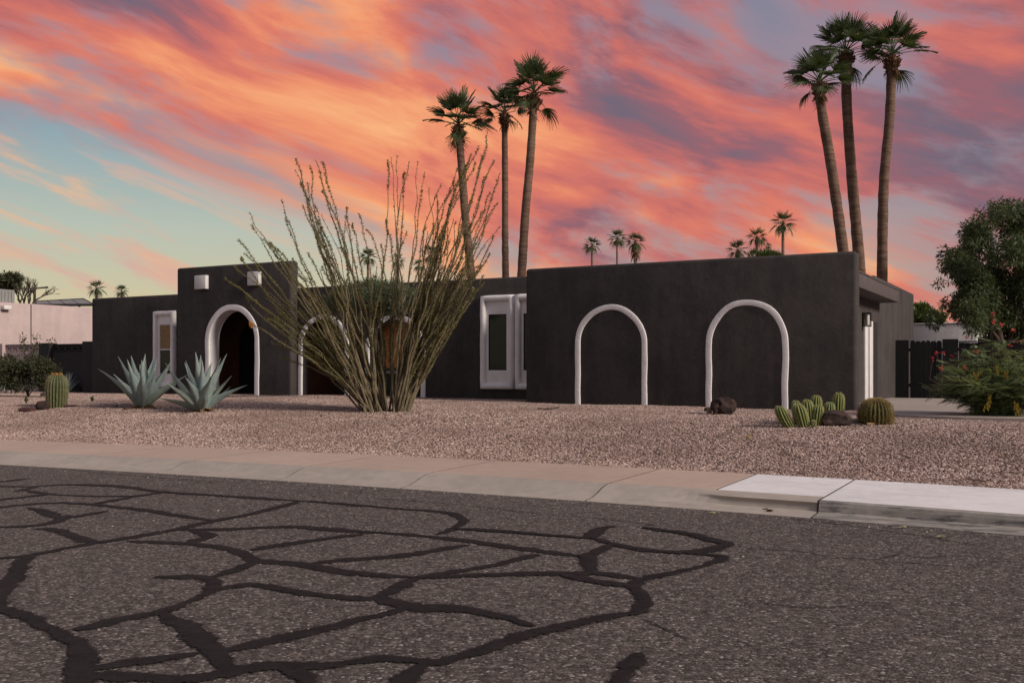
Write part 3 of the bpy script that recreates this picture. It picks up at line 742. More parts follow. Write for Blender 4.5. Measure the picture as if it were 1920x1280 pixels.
# wall lamp
lp = side(1620.5, 600); 
lamp = thing('wall_lamp', (SX, side(1617, 600).y, side(1620, 613).z), 'black box wall lantern with glass cylinder beside the side door', 'lamp')
ly = side(1617, 600).y; z0, z1 = side(1620, 613).z, side(1620, 587).z
bm_obj('back_plate', bevel_box(SX+.001, SX+.03, ly-.07, ly+.07, z0, z1, .004, 1), MAT['black metal'], lamp)
mb = MB()
for dx in (.045, .195):
    for dy in (-.075, .075): mb.box(SX+dx-.009, SX+dx+.009, ly+dy-.009, ly+dy+.009, z0+.02, z1-.03)
mb.box(SX+.025, SX+.21, ly-.09, ly+.09, z1-.035, z1); mb.box(SX+.03, SX+.205, ly-.085, ly+.085, z0, z0+.022); mb.build('cage', MAT['black metal'], lamp)
mb = MB(); mb.lathe([(.048, z0+.03), (.05, z0+.06), (.05, z1-.08), (.046, z1-.05)], 14, (SX+.12, ly, 0)); mb.build('glass_cylinder', MAT['lamp glass'], lamp, True)

# ------------------------------------------------------------------ fences, neighbours
FY = 31.5
fence = thing('wooden_fence', (-3, FY, .5), 'dark painted board fence and gate beside the house driveway', 'fence')
def picket(pa, pb, ptop, yoff, ear=.05):
    a, b = on_y(pa, 690, FY).x, on_y(pb+.75, 690, FY).x; zt = on_y((pa+pb)/2, ptop, FY).z; zb = .48; mb = MB(); Y0, Y1 = FY+yoff, FY+yoff+.025
    P = [(a, zb), (b, zb), (b, zt-ear), (b-ear*.7, zt), (a+ear*.7, zt), (a, zt-ear)]
    f = [Vector((x, Y0, z)) for x, z in P]; k = [Vector((x, Y1, z)) for x, z in P]; i = len(mb.v); mb.v += f+k; n = 6
    mb.f.append(tuple(range(i, i+n))); mb.f.append(tuple(reversed(range(i+n, i+2*n)))); mb.mi += [0, 0]
    for q in range(n): mb.f.append((i+q, i+n+q, i+n+(q+1) % n, i+(q+1) % n)); mb.mi.append(0)
    mb.build('picket', MAT['fence paint'], fence)
picket(1678.3, 1703, 637.5, 0, .01)
for i, (a, b) in enumerate(((1706.5, 1715), (1716, 1726), (1727, 1735), (1736, 1743.5), (1744.5, 1755), (1756, 1765))): picket(a, b, 638+(i*5) % 3*.6, .01+.004*((i*3) % 3), .045)
picket(1767, 1796, 635.5, -.02, .01)
x = 1797.5
for i in range(18): picket(x, x+9.6, 642+(i*7) % 3*.4, .02, .0); x += 10.4
mb = MB()
for z in (.85, 1.9): mb.box(on_y(1690, 690, FY).x, on_y(1984, 690, FY).x, FY+.06, FY+.10, z, z+.09)
mb.build('rail', MAT['fence paint'], fence)
bm_obj('cap_rail', bevel_box(on_y(1797, 690, FY).x, on_y(1984, 690, FY).x, FY-.02, FY+.09, on_y(1850, 641, FY).z, on_y(1850, 638.5, FY).z, .005, 1), MAT['fascia paint'], fence)

# grey block wall with a pierced top course, left of the house
def block_wall(name, label, x0, x1, Y, ztop, matn, bw, rows=1, pil=()):
    w = thing(name, ((x0+x1)/2, Y, .3), label, 'wall'); m = MAT[matn]; hb = .30
    bm_obj('base', bevel_box(x0, x1, Y, Y+.15, .2, ztop-hb-.03, .012, 1), m, w)
    bm_obj('cap', bevel_box(x0-.0, x1, Y-.01, Y+.16, ztop-.035, ztop, .008, 1), m, w)
    n = max(1, int(round((x1-x0)/bw))); bw = (x1-x0)/n
    for i in range(n):
        a = x0+bw*i; cx = a+bw/2; cz = ztop-.033-hb/2; mb = MB(); t = .03; hw, hh = bw/2-.004, hb/2-.003
        # pierced block: frame, centre diamond and cross webs
        for (xa, xb, za, zb) in ((-hw, hw, -hh, -hh+t), (-hw, hw, hh-t, hh), (-hw, -hw+t, -hh+t, hh-t), (hw-t, hw, -hh+t, hh-t)): mb.box(cx+xa, cx+xb, Y+.02, Y+.13, cz+za, cz+zb)
        for sx in (-1, 1):
            for sz in (-1, 1):
                p0 = Vector((cx+sx*(hw-t*.5), 0, cz+sz*.0)); p1 = Vector((cx, 0, cz+sz*(hh-t*.5))); d = (p1-p0).normalized(); nn = Vector((d.z, 0, -d.x))*.018
                f = [Vector((p.x, Y+.025, p.z)) for p in (p0+nn, p1+nn, p1-nn, p0-nn)]; b = [Vector((p.x, Y+.125, p.z)) for p in f]
                mb.quad(*f); mb.quad(*reversed(b))
                for q in range(4): mb.quad(f[q], b[q], b[(q+1) % 4], f[(q+1) % 4])
        mb.box(cx-.016, cx+.016, Y+.03, Y+.12, cz-hh+t, cz+hh-t); mb.build('pierced_block', m, w)
    for (a, b, zt) in pil: bm_obj('pillar', bevel_box(a, b, Y-.12, Y+.24, .2, zt, .012, 1), m, w)
    return w
BY = 24.2
zt = on_y(125, 644.5, BY).z
block_wall('block_wall', 'dark grey block wall with pierced top course joining the charcoal house', on_y(98, 690, BY).x, on_y(158, 690, BY).x, BY, zt, 'charcoal block', .36, pil=((on_y(77.5, 690, BY).x, on_y(97, 690, BY).x, on_y(88, 643, BY).z), (on_y(159, 690, BY).x, LX0+.06, on_y(165, 640, BY).z)))
block_wall('block_wall', 'pink block wall with pierced top course behind the leafy shrub', on_y(11, 690, BY).x, on_y(76.5, 690, BY).x, BY, on_y(40, 645, BY).z, 'pink stucco', .36, pil=((on_y(-60, 690, BY).x, on_y(10, 690, BY).x, on_y(5, 644, BY).z),))
NX = -38.0
nb = thing('neighbour_house', (-44, 32, .3), 'pale pink stucco neighbouring house with flat roof', 'house')
nzt = on_x(60, 569.6, NX).z
nw = bm_obj('wall', bevel_box(NX-12, NX, 25.0, 46, .1, nzt, .03, 2), MAT['pink stucco'], nb)
jy = on_x(58, 600, NX).y
bm_obj('control_joint', bevel_box(NX-.01, NX+.012, jy-.02, jy+.02, .2, nzt-.02, .003, 1), MAT['dark paint'], nb)
p = on_x(5, 575, NX); bm_obj('roof_scupper', bevel_box(NX-.1, NX+.25, p.y-.1, p.y+.25, p.z-.12, p.z+.05, .03, 2), MAT['white paint'], nb)
rp = thing('roof_panels', (-41, 31, nzt), 'tilted dark framed panels on the pink neighbouring roof', 'solar panel')
a = at(66, 566.5, 47); b = at(157, 561.5, 47); d = Vector((-.4, .9, 0))*1.6
mb = MB(); zlow = nzt+.02
lo = at(70, 572, 45.5); hi = at(176, 571.5, 45.5)
tilt = [lo, hi, b, a]
for q, (p, s) in enumerate(zip(tilt[:2]+[tilt[2], tilt[3]], (0, 0, 0, 0))): pass
def slab4(mb, P, th):
    n = (P[1]-P[0]).cross(P[3]-P[0]).normalized()*th; Q = [p+n for p in P]; mb.quad(*P); mb.quad(*reversed(Q))
    for q in range(4): mb.quad(P[q], Q[q], Q[(q+1) % 4], P[(q+1) % 4])
for i in range(4):
    u0, u1 = i/4+.01, (i+1)/4-.01; P = [lo.lerp(hi, u0), lo.lerp(hi, u1), a.lerp(b, u1), a.lerp(b, u0)]; m2 = MB(); slab4(m2, P, .04); m2.build('panel', MAT['grey metal'], rp)
mb = MB(); mb.tube([a, b], .07, 6); mb.tube([b, hi], .06, 6); mb.tube([lo, hi], .06, 6)
for i in range(5): u = i/4; mb.tube([lo.lerp(hi, u)-Vector((0, 0, .05)), a.lerp(b, u)-Vector((0, 0, .05))], .05, 6)
for u in (.1, .5, .9): mb.tube([a.lerp(b, u), Vector((*a.lerp(b, u).xy, nzt-.05))], .04, 6)
mb.build('frame', MAT['black metal'], rp)
p = on_x(4, 553, NX-1.2)
ac = thing('air_conditioner', (p.x, p.y, nzt), 'grey ribbed air conditioner on the pink neighbouring roof', 'air conditioner')
bm_obj('housing', bevel_box(p.x-.9, p.x+.12, p.y-.9, p.y+.5, nzt, nzt+.62, .02, 1), MAT['grey metal'], ac)
for i in range(9): mb = MB(); mb.box(p.x+.12, p.x+.15, p.y-.85+i*.148, p.y-.76+i*.148, nzt+.05, nzt+.55); mb.build('fin', MAT['grey metal'], ac)
p = at(66, 566, 46)
an = thing('antenna', (p.x, p.y, nzt), 'thin roof antenna with one long boom above the pink house', 'antenna')
mb = MB(); mb.tube([(p.x, p.y, nzt-.1), (p.x, p.y, at(66, 540, 46).z)], .035, 6); mb.build('mast', MAT['bark'], an)
mb = MB(); mb.tube([at(26, 541.5, 46), at(66, 540.5, 46), at(90, 538.5, 46)], [.02, .03, .045], 6); mb.build('boom', MAT['bark'], an)
# white building over the fence
wy = 44.0
fb = thing('white_building', (on_y(1780, 690, wy).x, wy, .2), 'low plain white building behind the dark board fence', 'building')
fx0, fx1 = on_y(1690, 690, wy).x, on_y(1832, 690, wy).x; fz = on_y(1780, 607, wy).z
bm_obj('wall', bevel_box(fx0, fx1, wy, wy+9, .0, fz, .04, 2), MAT['far white stucco'], fb)
bm_obj('parapet_cap', bevel_box(fx0-.03, fx1+.03, wy-.04, wy+9.05, fz-.003, fz+.05, .01, 1), MAT['white paint'], fb)
bm_obj('utility_box', bevel_box(fx1, fx1+.9, wy+.3, wy+1.3, .0, fz-.55, .02, 1), MAT['dark paint'], fb)

# ------------------------------------------------------------------ palms
def frond_mesh(name, droop, NL, plen=.72, L=.80, mat='palm frond', spread=78, seg=4, pet=True):
    mb = MB(); rr = random.Random(hash(name) % 1000)
    bend = lambda r: -droop*(r/(plen+L))**2*.9
    if pet: mb.tube([(plen*i/4, 0, bend(plen*i/4)+.015) for i in range(5)], [.028, .022, .018, .015, .012], 4)
    da = 2*R(spread)/NL
    for i in range(NL):
        a = -R(spread)+da*(i+.5); ll = L*(1-.30*(abs(a)/R(spread))**1.5)*rr.uniform(.88, 1.06); prev = None; tw = rr.uniform(-.05, .05); dr = droop*rr.uniform(.7, 1.5)
        for q in range(seg+1):
            r = ll*(.02+.98*q/seg); hw = min(da*.52*r, da*.52*ll*.5)*(1 if q < seg*.55 else max(0, (1-(q/seg-.5)/.5))**.8)
            aa = a+tw*(q/seg)**2; rx = plen+r*math.cos(aa); ry = r*math.sin(aa)
            z = bend(math.hypot(rx, ry)) - dr*.35*(r/L)**3 + .05*math.cos(a)*0 + abs(ry)*.12
            nx, ny = -math.sin(aa), math.cos(aa)
            cur = (Vector((rx+nx*hw, ry+ny*hw, z+.012)), Vector((rx, ry, z-.008)), Vector((rx-nx*hw, ry-ny*hw, z+.012)))
            if prev: mb.quad(prev[0], prev[1], cur[1], cur[0]); mb.quad(prev[1], prev[2], cur[2], cur[1])
            prev = cur
    return mb
FR = [frond_mesh('frond_up', .10, 20).mesh('frond', MAT['palm frond']), frond_mesh('frond_mid', .28, 20).mesh('frond', MAT['palm frond']), frond_mesh('frond_low', .45, 18).mesh('frond', MAT['palm frond'])]
DEADF = frond_mesh('frond_dead', .7, 14, .4, .6, spread=60).mesh('dead_frond', MAT['dead frond'])
def boots_mesh(seed):
    r_ = random.Random(seed); mb = MB()
    mb.lathe([(.17, -.62), (.25, -.5), (.33, -.28), (.33, -.08), (.24, .12), (.10, .3)], 12, rfun=lambda t, z: 1+.12*math.sin(5*t+z*20))
    for i in range(70):
        th = r_.uniform(0, 6.28); z = r_.uniform(-.66, .12); r0 = .22+.12*max(0, 1-abs(z+.2)/.45); d = Vector((math.cos(th), math.sin(th), 0)); up = r_.uniform(.05, .24) if z > -.5 else r_.uniform(-.3, -.08)
        mb.tube([d*r0*.8+Vector((0, 0, z)), d*(r0+.07)+Vector((0, 0, z+up*.5)), d*(r0+.12+r_.uniform(0, .06))+Vector((0, 0, z+up*1.0))], [.045, .038, .012], 4)
    return mb.mesh('boots', MAT['dead frond'])
BOOTS = [boots_mesh(s) for s in (1, 2)]
def palm(name, label, group, pix, depth, wpx, crown, seed, nfr=30, size=1.0):
    """pix: trunk centre line from the crown down"""
    r_ = random.Random(seed); pts = [at(x, y, depth) for x, y in pix]
    lo = pts[-1]; d = (pts[-1]-pts[-2]).normalized(); base = lo + d*((lo.z-.3)/max(.2, -d.z)) if d.z < 0 else lo
    root = thing(name, (base.x, base.y, .3), label, 'palm tree', group)
    line = list(reversed(pts)); line = [Vector((base.x, base.y, .2))] + line; fine = smooth_line(line, .33); n = len(fine)
    r0 = wpx/F_PX*depth/2; rad = []
    for i, p in enumerate(fine):
        t = i/n; rad.append(r0*(1.08-.25*t)*(1+.035*math.sin(i*2.9)+.03*r_.uniform(-1, 1)) + .10*max(0, 1-i/3))
    mb = MB(); mb.tube(fine, rad, 14); mb.build('trunk', MAT['palm trunk'], root, True)
    top = fine[-1]; bo = link('boots', BOOTS[seed % 2], root); bo.location = top-root.location+Vector((0, 0, .12)); bo.rotation_euler = (0, 0, r_.uniform(0, 6)); s = size*crown/1.52; bo.scale = (s*.84, s*.84, s*.86)
    c = top+Vector((0, 0, .42*s))
    for i in range(nfr):
        u = (i+.5)/nfr; el = R(88-86*u**.72)+r_.uniform(-.12, .12) if i < nfr-2 else R(r_.uniform(-30, -12)); az = i*2.39996+r_.uniform(-.3, .3)
        v = 0 if el > R(48) else (1 if el > R(8) else 2)
        f = link('frond', FR[v], root); f.location = c-root.location-Vector((0, 0, .16*s*u)); k = s*r_.uniform(.95, 1.16)
        f.rotation_euler = Euler((r_.uniform(-.5, .5), -el, az), 'XYZ'); f.scale = (k, k, k)
    for i in range(r_.randint(2, 4)):
        f = link('dead_frond', DEADF, root); f.location = c-root.location-Vector((0, 0, .45*s)); f.rotation_euler = Euler((r_.uniform(-.6, .6), R(r_.uniform(35, 70)), r_.uniform(0, 6.28)), 'XYZ'); f.scale = (s*.7,)*3
    return root
GR = 'tall fan palms behind the garage wing'; GM = 'tall fan palms behind the central wing'
palm('fan_palm', 'tall fan palm leaning away from its two neighbours behind the garage wing', None, [(1537, 168), (1541, 210), (1555, 290), (1570, 390), (1582, 480), (1586, 520)], 38, 21, 1.30, 3, 24)
palm('fan_palm', 'tallest fan palm, the middle of three behind the garage wing', None, [(1586, 112), (1588, 200), (1597, 330), (1605, 420), (1613, 515), (1616, 560)], 39.5, 21, 1.42, 4, 26)
palm('fan_palm', 'tall fan palm with trunk curving back upright, beside the side eave', None, [(1672, 118), (1668, 220), (1658, 330), (1655, 420), (1654, 525), (1655, 560)], 38.5, 20, 1.40, 5, 26)
palm('fan_palm', 'shortest of three tall fan palms, directly behind the ocotillo', None, [(860, 248), (866, 320), (872, 400), (881, 490), (884, 520)], 46, 17, 1.55, 6, 24)
palm('fan_palm', 'straight slim fan palm, middle height of three behind the central wing', None, [(946, 224), (947, 350), (947, 440), (948, 520), (948, 560)], 47.5, 13.5, 1.35, 7, 22)
palm('fan_palm', 'tallest of three fan palms behind the central wing, trunk slanting', None, [(1001, 190), (994, 300), (985, 400), (978, 515), (975, 560)], 45, 17.5, 1.6, 8, 25)
# far palms: crown in one piece
def far_crown(seed, skirt=False):
    r_ = random.Random(seed); mb = MB()
    fm = [frond_mesh('f%d' % v, dr, 9, .55, .85, seg=3) for v, dr in enumerate((.15, .4, .8))]
    for i in range(20):
        u = (i+.5)/20; el = R(80-115*u); M = Matrix.Translation((0, 0, .25)) @ Euler((r_.uniform(-.5, .5), -el, i*2.4)).to_matrix().to_4x4()
        s = fm[0 if el > .8 else (1 if el > .1 else 2)]; i0 = len(mb.v); mb.v += [M @ Vector(p) for p in s.v]; mb.f += [tuple(i0+q for q in f) for f in s.f]; mb.mi += [0]*len(s.f)
    mb.cur = 1; mb.lathe([(.12, -.6), (.24, -.4), (.28, -.1), (.12, .2)], 8)
    if skirt:
        for i in range(90):
            th = r_.uniform(0, 6.28); d = Vector((math.cos(th), math.sin(th), 0)); z = r_.uniform(-1.3, .1); r = r_.uniform(.3, .6); w = d.cross(Vector((0, 0, 1)))*.07
            p = d*r*.6+Vector((0, 0, z)); q = d*(r+.1)+Vector((0, 0, z-r_.uniform(.5, .9))); mb.quad(p+w, p-w, q-w*.5, q+w*.5)
    return mb.mesh('crown', [MAT['palm frond'], MAT['dead frond']])
FC = [far_crown(1), far_crown(2), far_crown(3, True)]
def far_palm(px, py, wpx, label, depth=110, var=0, tw=5, group=None):
    p = at(px, py, depth); s = wpx/F_PX*depth/2.6
    root = thing('distant_palm', (p.x, p.y, 0), label, 'palm tree', group)
    mb = MB(); mb.tube([(p.x+.1, p.y, -.1), (p.x, p.y, p.z*.6), (p.x, p.y, p.z-.1*s)], [tw*.6/F_PX*depth, tw*.5/F_PX*depth, tw*.45/F_PX*depth], 8); mb.build('trunk', MAT['palm trunk'], root, True)
    c = link('crown', FC[var], root); c.location = (0, 0, p.z); c.scale = (s, s, s); c.rotation_euler = (0, 0, px*.7)
for a in ((1110, 464, 37, 'small distant palm with round crown above the smaller garage arch', 118, 0, 4.5), (1157, 451, 40, 'slim distant palm between the round palm and the shaggy palm', 125, 1, 4),
          (1191, 458, 42, 'distant palm with a shaggy brown skirt of dead fronds', 112, 2, 6), (1383, 474, 46, 'low distant palm crown just showing over the garage parapet', 90, 1, 6),
          (1419, 449, 42, 'distant palm above the low bushy palms over the garage parapet', 105, 0, 6), (1468, 424, 52, 'taller distant palm standing alone over the garage parapet', 100, 1, 6), (1441, 463, 15, 'tiny distant palm between two taller ones over the garage parapet', 190, 0, 3),
          (181, 545, 37, 'distant palm crown above the end wing roof beside the pink house', 100, 1, 5), (228, 549, 28, 'smaller distant palm crown peeking over the end wing roof', 110, 0, 5),
          (690, 486, 38, 'distant palm behind the ocotillo with a brown boot', 105, 0, 5), (745, 492, 34, 'low distant palm behind the middle of the ocotillo', 100, 1, 5), (808, 482, 42, 'broad distant palm behind the densest upright ocotillo canes', 95, 1, 6), (785, 500, 26, 'small low distant palm behind the ocotillo, beside the broad palm', 120, 0, 4),
          (1767, 573, 22, 'tiny slim distant palm beside the round tree above the white building', 150, 1, 3)):
    far_palm(a[0], a[1], a[2], a[3], a[4], a[5], a[6])

# ------------------------------------------------------------------ trees and shrubs
def leaves_np(pts, dirs, ln, wd, mat, name, parent, jitter=.6, seed=0):
    """one small leaf per point, kite shaped"""
    g = np.random.default_rng(seed); P = np.asarray(pts); D = np.asarray(dirs) + g.normal(0, jitter, P.shape); D /= np.linalg.norm(D, axis=1)[:, None]+1e-9
    S = np.cross(D, g.normal(0, 1, P.shape)); S /= np.linalg.norm(S, axis=1)[:, None]+1e-9
    l = ln*g.uniform(.6, 1.3, (len(P), 1)); w = wd*g.uniform(.6, 1.3, (len(P), 1))
    V = np.stack([P, P+D*l*.5+S*w*.5, P+D*l, P+D*l*.5-S*w*.5], 1).reshape(-1, 3)
    V -= np.array(world_origin(parent)); n = len(P)
    me = bpy.data.meshes.new(name); me.vertices.add(4*n); me.vertices.foreach_set('co', V.ravel()); me.loops.add(4*n); me.loops.foreach_set('vertex_index', np.arange(4*n))
    me.polygons.add(n); me.polygons.foreach_set('loop_start', np.arange(n)*4); me.polygons.foreach_set('loop_total', np.full(n, 4)); me.update(calc_edges=True); me.validate()
    me.materials.append(mat); return link(name, me, parent)
def clump_points(clumps, n, g, shell=.55):
    """clumps: (centre, radii) ; points spread through each, denser to the outside"""
    tot = sum(r[0]*r[1]*r[2] for c, r in clumps)**1.0; P = []; D = []
    for c, r in clumps:
        m = max(20, int(n*(r[0]*r[1]*r[2])/tot)); d = g.normal(0, 1, (m, 3)); d /= np.linalg.norm(d, axis=1)[:, None]; rad = g.uniform(shell**3, 1, (m, 1))**(1/3)*g.uniform(.8, 1.12, (m, 1))
        P.append(np.array(c)+d*rad*np.array(r)); D.append(d)
    return np.concatenate(P), np.concatenate(D)
def tree(name, label, base, trunks, clumps, n, ln, wd, mat, droop=0.0, seed=1, cat='tree', bark='bark', twig=None, shell=.3):
    root = thing(name, base, label, cat); g = np.random.default_rng(seed); mb = MB()
    for pts, r in trunks: mb.tube(smooth_line([Vector(p) for p in pts], .25), list(np.linspace(r[0], r[1], len(smooth_line([Vector(p) for p in pts], .25)))), 7)
    mb.build('trunk', MAT[bark], root, True)
    P, D = clump_points(clumps, n, g, shell); D = D*.6+np.array([0, 0, -droop]); leaves_np(P, D, ln, wd, MAT[mat], 'crown', root, .55, seed)
    return root
# big drooping tree on the right
def big_tree():
    dpt = 35.0; b = at(1880, 742, dpt); g = np.random.default_rng(3); root_p = Vector((b.x, b.y, .35)); clumps = []
    spec = [(1880, 470, 62, 48), (1920, 420, 55, 42), (1975, 430, 70, 60), (1850, 440, 36, 30), (1830, 500, 50, 38), (1795, 505, 26, 17), (1808, 480, 24, 15), (1800, 560, 30, 28), (1840, 570, 50, 42), (1890, 560, 70, 60), (1950, 540, 80, 70), (1815, 590, 34, 22),
            (1870, 610, 40, 32), (1925, 615, 40, 30), (1900, 395, 26, 16), (1990, 500, 80, 80), (1862, 410, 22, 14), (1975, 600, 60, 40), (1845, 530, 50, 40), (1785, 530, 12, 10), (1778, 500, 9, 7), (1822, 455, 14, 10)]
    for x, y, rx, rz in spec:
        c = at(x, y, dpt+g.uniform(-1.2, 1.2)); s = dpt/F_PX
        for q in range(7):
            cc = c+Vector((*(RT.xy*g.normal(0, rx*s*.5)+FW.xy*g.normal(0, .55)), g.normal(0, rz*s*.45))); r = g.uniform(.22, .46)*min(1, rx/40)+.05; clumps.append((tuple(cc), (r, r, r*1.25)))
    tr = [([b, at(1878, 680, dpt), at(1872, 620, dpt), at(1850, 520, dpt)], (.2, .05)), ([at(1878, 680, dpt), at(1905, 600, dpt+.4), at(1930, 470, dpt+.6)], (.14, .03)), ([at(1874, 640, dpt), at(1845, 600, dpt-.4), at(1805, 540, dpt-.4)], (.08, .02)), ([at(1850, 560, dpt), at(1835, 500, dpt+.3), at(1800, 490, dpt)], (.06, .015)), ([at(1905, 600, dpt), at(1960, 560, dpt-.6), at(1990, 470, dpt-.8)], (.1, .02)),
          ([at(1848, 530, dpt), at(1858, 450, dpt), at(1864, 400, dpt)], (.05, .01)), ([at(1925, 500, dpt), at(1910, 430, dpt), at(1902, 385, dpt)], (.05, .01))]
    tr[0][0][0] = root_p
    return tree('drooping_tree', 'large dark green drooping tree behind the fence and red flowered shrub', root_p, tr, clumps, 66000, .17, .045, 'tree leaf', .55, 3, shell=.1)
big_tree()
p = at(1737, 640, 75); s = 75/F_PX; g = np.random.default_rng(5)
tree('far_tree', 'distant round green tree above the white building', (p.x, p.y, 0), [([(p.x, p.y, 0), (p.x, p.y, 3), at(1735, 590, 75)], (.2, .08))], [(tuple(at(1737+g.normal(0, 15), 592+g.normal(0, 9), 75+g.normal(0, .6))), (.5, .5, .45)) for i in range(22)], 5000, .32, .16, 'far leaf', 0, 5, shell=.1)
# low bush behind garage parapet
p = at(1440, 500, 92); g = np.random.default_rng(6)
tree('far_bush', 'distant spiky green treetop just over the garage parapet', (p.x, p.y, 0), [([(p.x, p.y, 0), (p.x, p.y, 4), at(1442, 478, 92)], (.2, .08))], [(tuple(at(1441+g.normal(0, 11), 479+abs(g.normal(0, 4)), 92)), (.5, .5, .4)) for i in range(10)], 2500, .5, .08, 'far leaf', -.6, 6, shell=.1)
# clipped grey-green tree before the porch
def porch_tree():
    dp = 26.2; b = ground(722, 752); b = Vector((at(700, 700, dp).x, at(700, 700, dp).y, 0)); b.z = gz(b.x, b.y)-.02; g = np.random.default_rng(8); cl = []
    for i in range(46):
        u = g.uniform(-1, 1); x = 716+92*u; top = 528+30*abs(u)**2.2; bot = 596-14*abs(u); y = g.uniform(top+8, bot-8); cl.append((tuple(at(x, y, dp+g.uniform(-1.1, 1.1)*math.sqrt(max(.05, 1-u*u)))), (.30, .30, .22)))
    tree('grey_green_tree', 'rounded grey-green tree standing before the porch, behind the ocotillo canes', b, [([b, at(702, 660, dp), at(708, 590, dp), at(716, 560, dp)], (.075, .05)), ([at(718, 610, dp), at(690, 580, dp), at(660, 568, dp)], (.06, .02)), ([at(718, 612, dp), at(750, 585, dp), at(775, 570, dp)], (.06, .02))], cl, 21000, .15, .018, 'grey leaf', -.7, 8, shell=.1)
porch_tree()
# left: bare tree and dark tree behind the neighbour's roof
def bare_tree():
    dp = 62; r_ = random.Random(4); b = at(50, 600, dp); root = thing('bare_tree', (b.x, b.y, 0), 'leafless twiggy tree behind the pink neighbouring roof', 'tree'); mb = MB()
    def grow(p, d, L, r, lvl):
        q = p+d*L; mb.tube([p, p.lerp(q, .5)+Vector((r_.gauss(0, .04), r_.gauss(0, .04), 0))*L, q], [r, r*.85, r*.65], 4)
        if lvl == 0: return
        for i in range(3 if lvl > 1 else 4):
            dd = (d+Vector((r_.gauss(0, .45), r_.gauss(0, .45), r_.gauss(.1, .25)))).normalized(); grow(q.lerp(p, r_.uniform(0, .4)), dd, L*r_.uniform(.55, .8), r*.6, lvl-1)
    mb.tube([(b.x, b.y, -.1), (b.x, b.y, at(50, 585, dp).z)], .16, 6)
    for x in (33, 44, 56, 66):
        p = at(50, 588, dp); q = at(x, 560, dp); grow(p, (q-p).normalized(), (q-p).length, .07, 4)
    mb.build('branches', MAT['bark'], root)
bare_tree()
p = at(12, 560, 60); g = np.random.default_rng(9)
tree('dark_tree', 'dark leafy tree behind the air conditioner on the pink roof', (p.x, p.y, 0), [([(p.x, p.y, 0), (p.x, p.y, 3.5), at(20, 540, 60)], (.25, .1)), ([at(20, 580, 60), at(22, 545, 60), at(30, 528, 60)], (.15, .06))], [(tuple(at(g.uniform(-25, 34), 521+abs(g.normal(0, 9)), 60+g.normal(0, .7))), (.42, .42, .34)) for i in range(22)], 5000, .28, .09, 'dark leaf', .3, 9, shell=.1)
# leafy shrub by the block wall
def left_shrubs():
    dp = 30.0; g = np.random.default_rng(11); b = at(52, 728, dp); b.z = gz(b.x, b.y); cl = []
    for i in range(46):
        x = g.uniform(8, 100); y = g.uniform(688, 724) if i > 12 else g.uniform(672, 700); cl.append((tuple(at(x, y, dp+g.uniform(-.5, .6))), (.28, .28, .2)))
    for x, y in ((42, 632), (44, 640), (68, 632), (72, 640), (66, 648), (60, 656), (56, 668), (46, 652), (97, 640), (40, 664), (20, 676), (30, 672), (62, 690), (66, 664), (50, 674), (84, 672)): cl.append((tuple(at(x, y, dp+g.uniform(-.2, .2))), (.09, .09, .09)))
    P = [b, at(50, 700, dp)]
    tr = [([b, at(48, 690, dp), at(43, 634, dp)], (.02, .006)), ([b, at(58, 690, dp), at(70, 634, dp)], (.02, .006)), ([b, at(40, 700, dp), at(20, 676, dp)], (.02, .006)), ([b, at(80, 700, dp), at(96, 642, dp)], (.015, .004)), ([b, at(60, 700, dp), at(60, 656, dp)], (.02, .006))]
    tree('leafy_shrub', 'sprawling dark shrub with tall thin shoots before the pink block wall', b, tr, cl, 8500, .09, .04, 'dark leaf', .1, 11, 'shrub', shell=.1)
left_shrubs()
# small wild plants
def tuft(px, py, hpx, wpx, label, mat='grass blade', n=26, name='small_weed'):
    b = ground(px, py); d = depth_of(b); h = hpx/F_PX*d; w = wpx/F_PX*d/2; r_ = random.Random(int(px)); o = thing(name, b, label, 'plant'); mb = MB()
    for i in range(n):
        a = r_.uniform(0, 6.28); k = r_.uniform(.1, 1); tip = b+Vector((math.cos(a)*w*k, math.sin(a)*w*k, h*r_.uniform(.5, 1)*(1.1-.5*k))); s = Vector((-math.sin(a), math.cos(a), 0))*h*.07; m = b.lerp(tip, .55)+Vector((0, 0, h*.12))
        mb.quad(b-s*.4, b+s*.4, m+s, m-s); mb.tri(m-s, m+s, tip)
    mb.build('blades', MAT[mat], o)
tuft(49, 757, 20, 14, 'upright green weed between the low red rock and the leafy shrub'); tuft(173, 753, 13, 16, 'low green weed on gravel between the tall barrel cactus and the agaves'); tuft(186, 733, 22, 22, 'dark small plant at the foot of the charcoal end wing', 'dark leaf', 34)
tuft(222, 736, 20, 24, 'dark small plant under the end wing, behind the agave', 'dark leaf', 34); tuft(152, 735, 14, 18, 'little dark plant below the grey block wall', 'dark leaf', 24); tuft(1009, 754, 9, 16, 'dry brown tuft against the garage wall foot', 'dry leaf', 22)
tuft(218, 764, 7, 40, 'thin grass patch beside the agave under the end wing window', 'grass blade', 40)

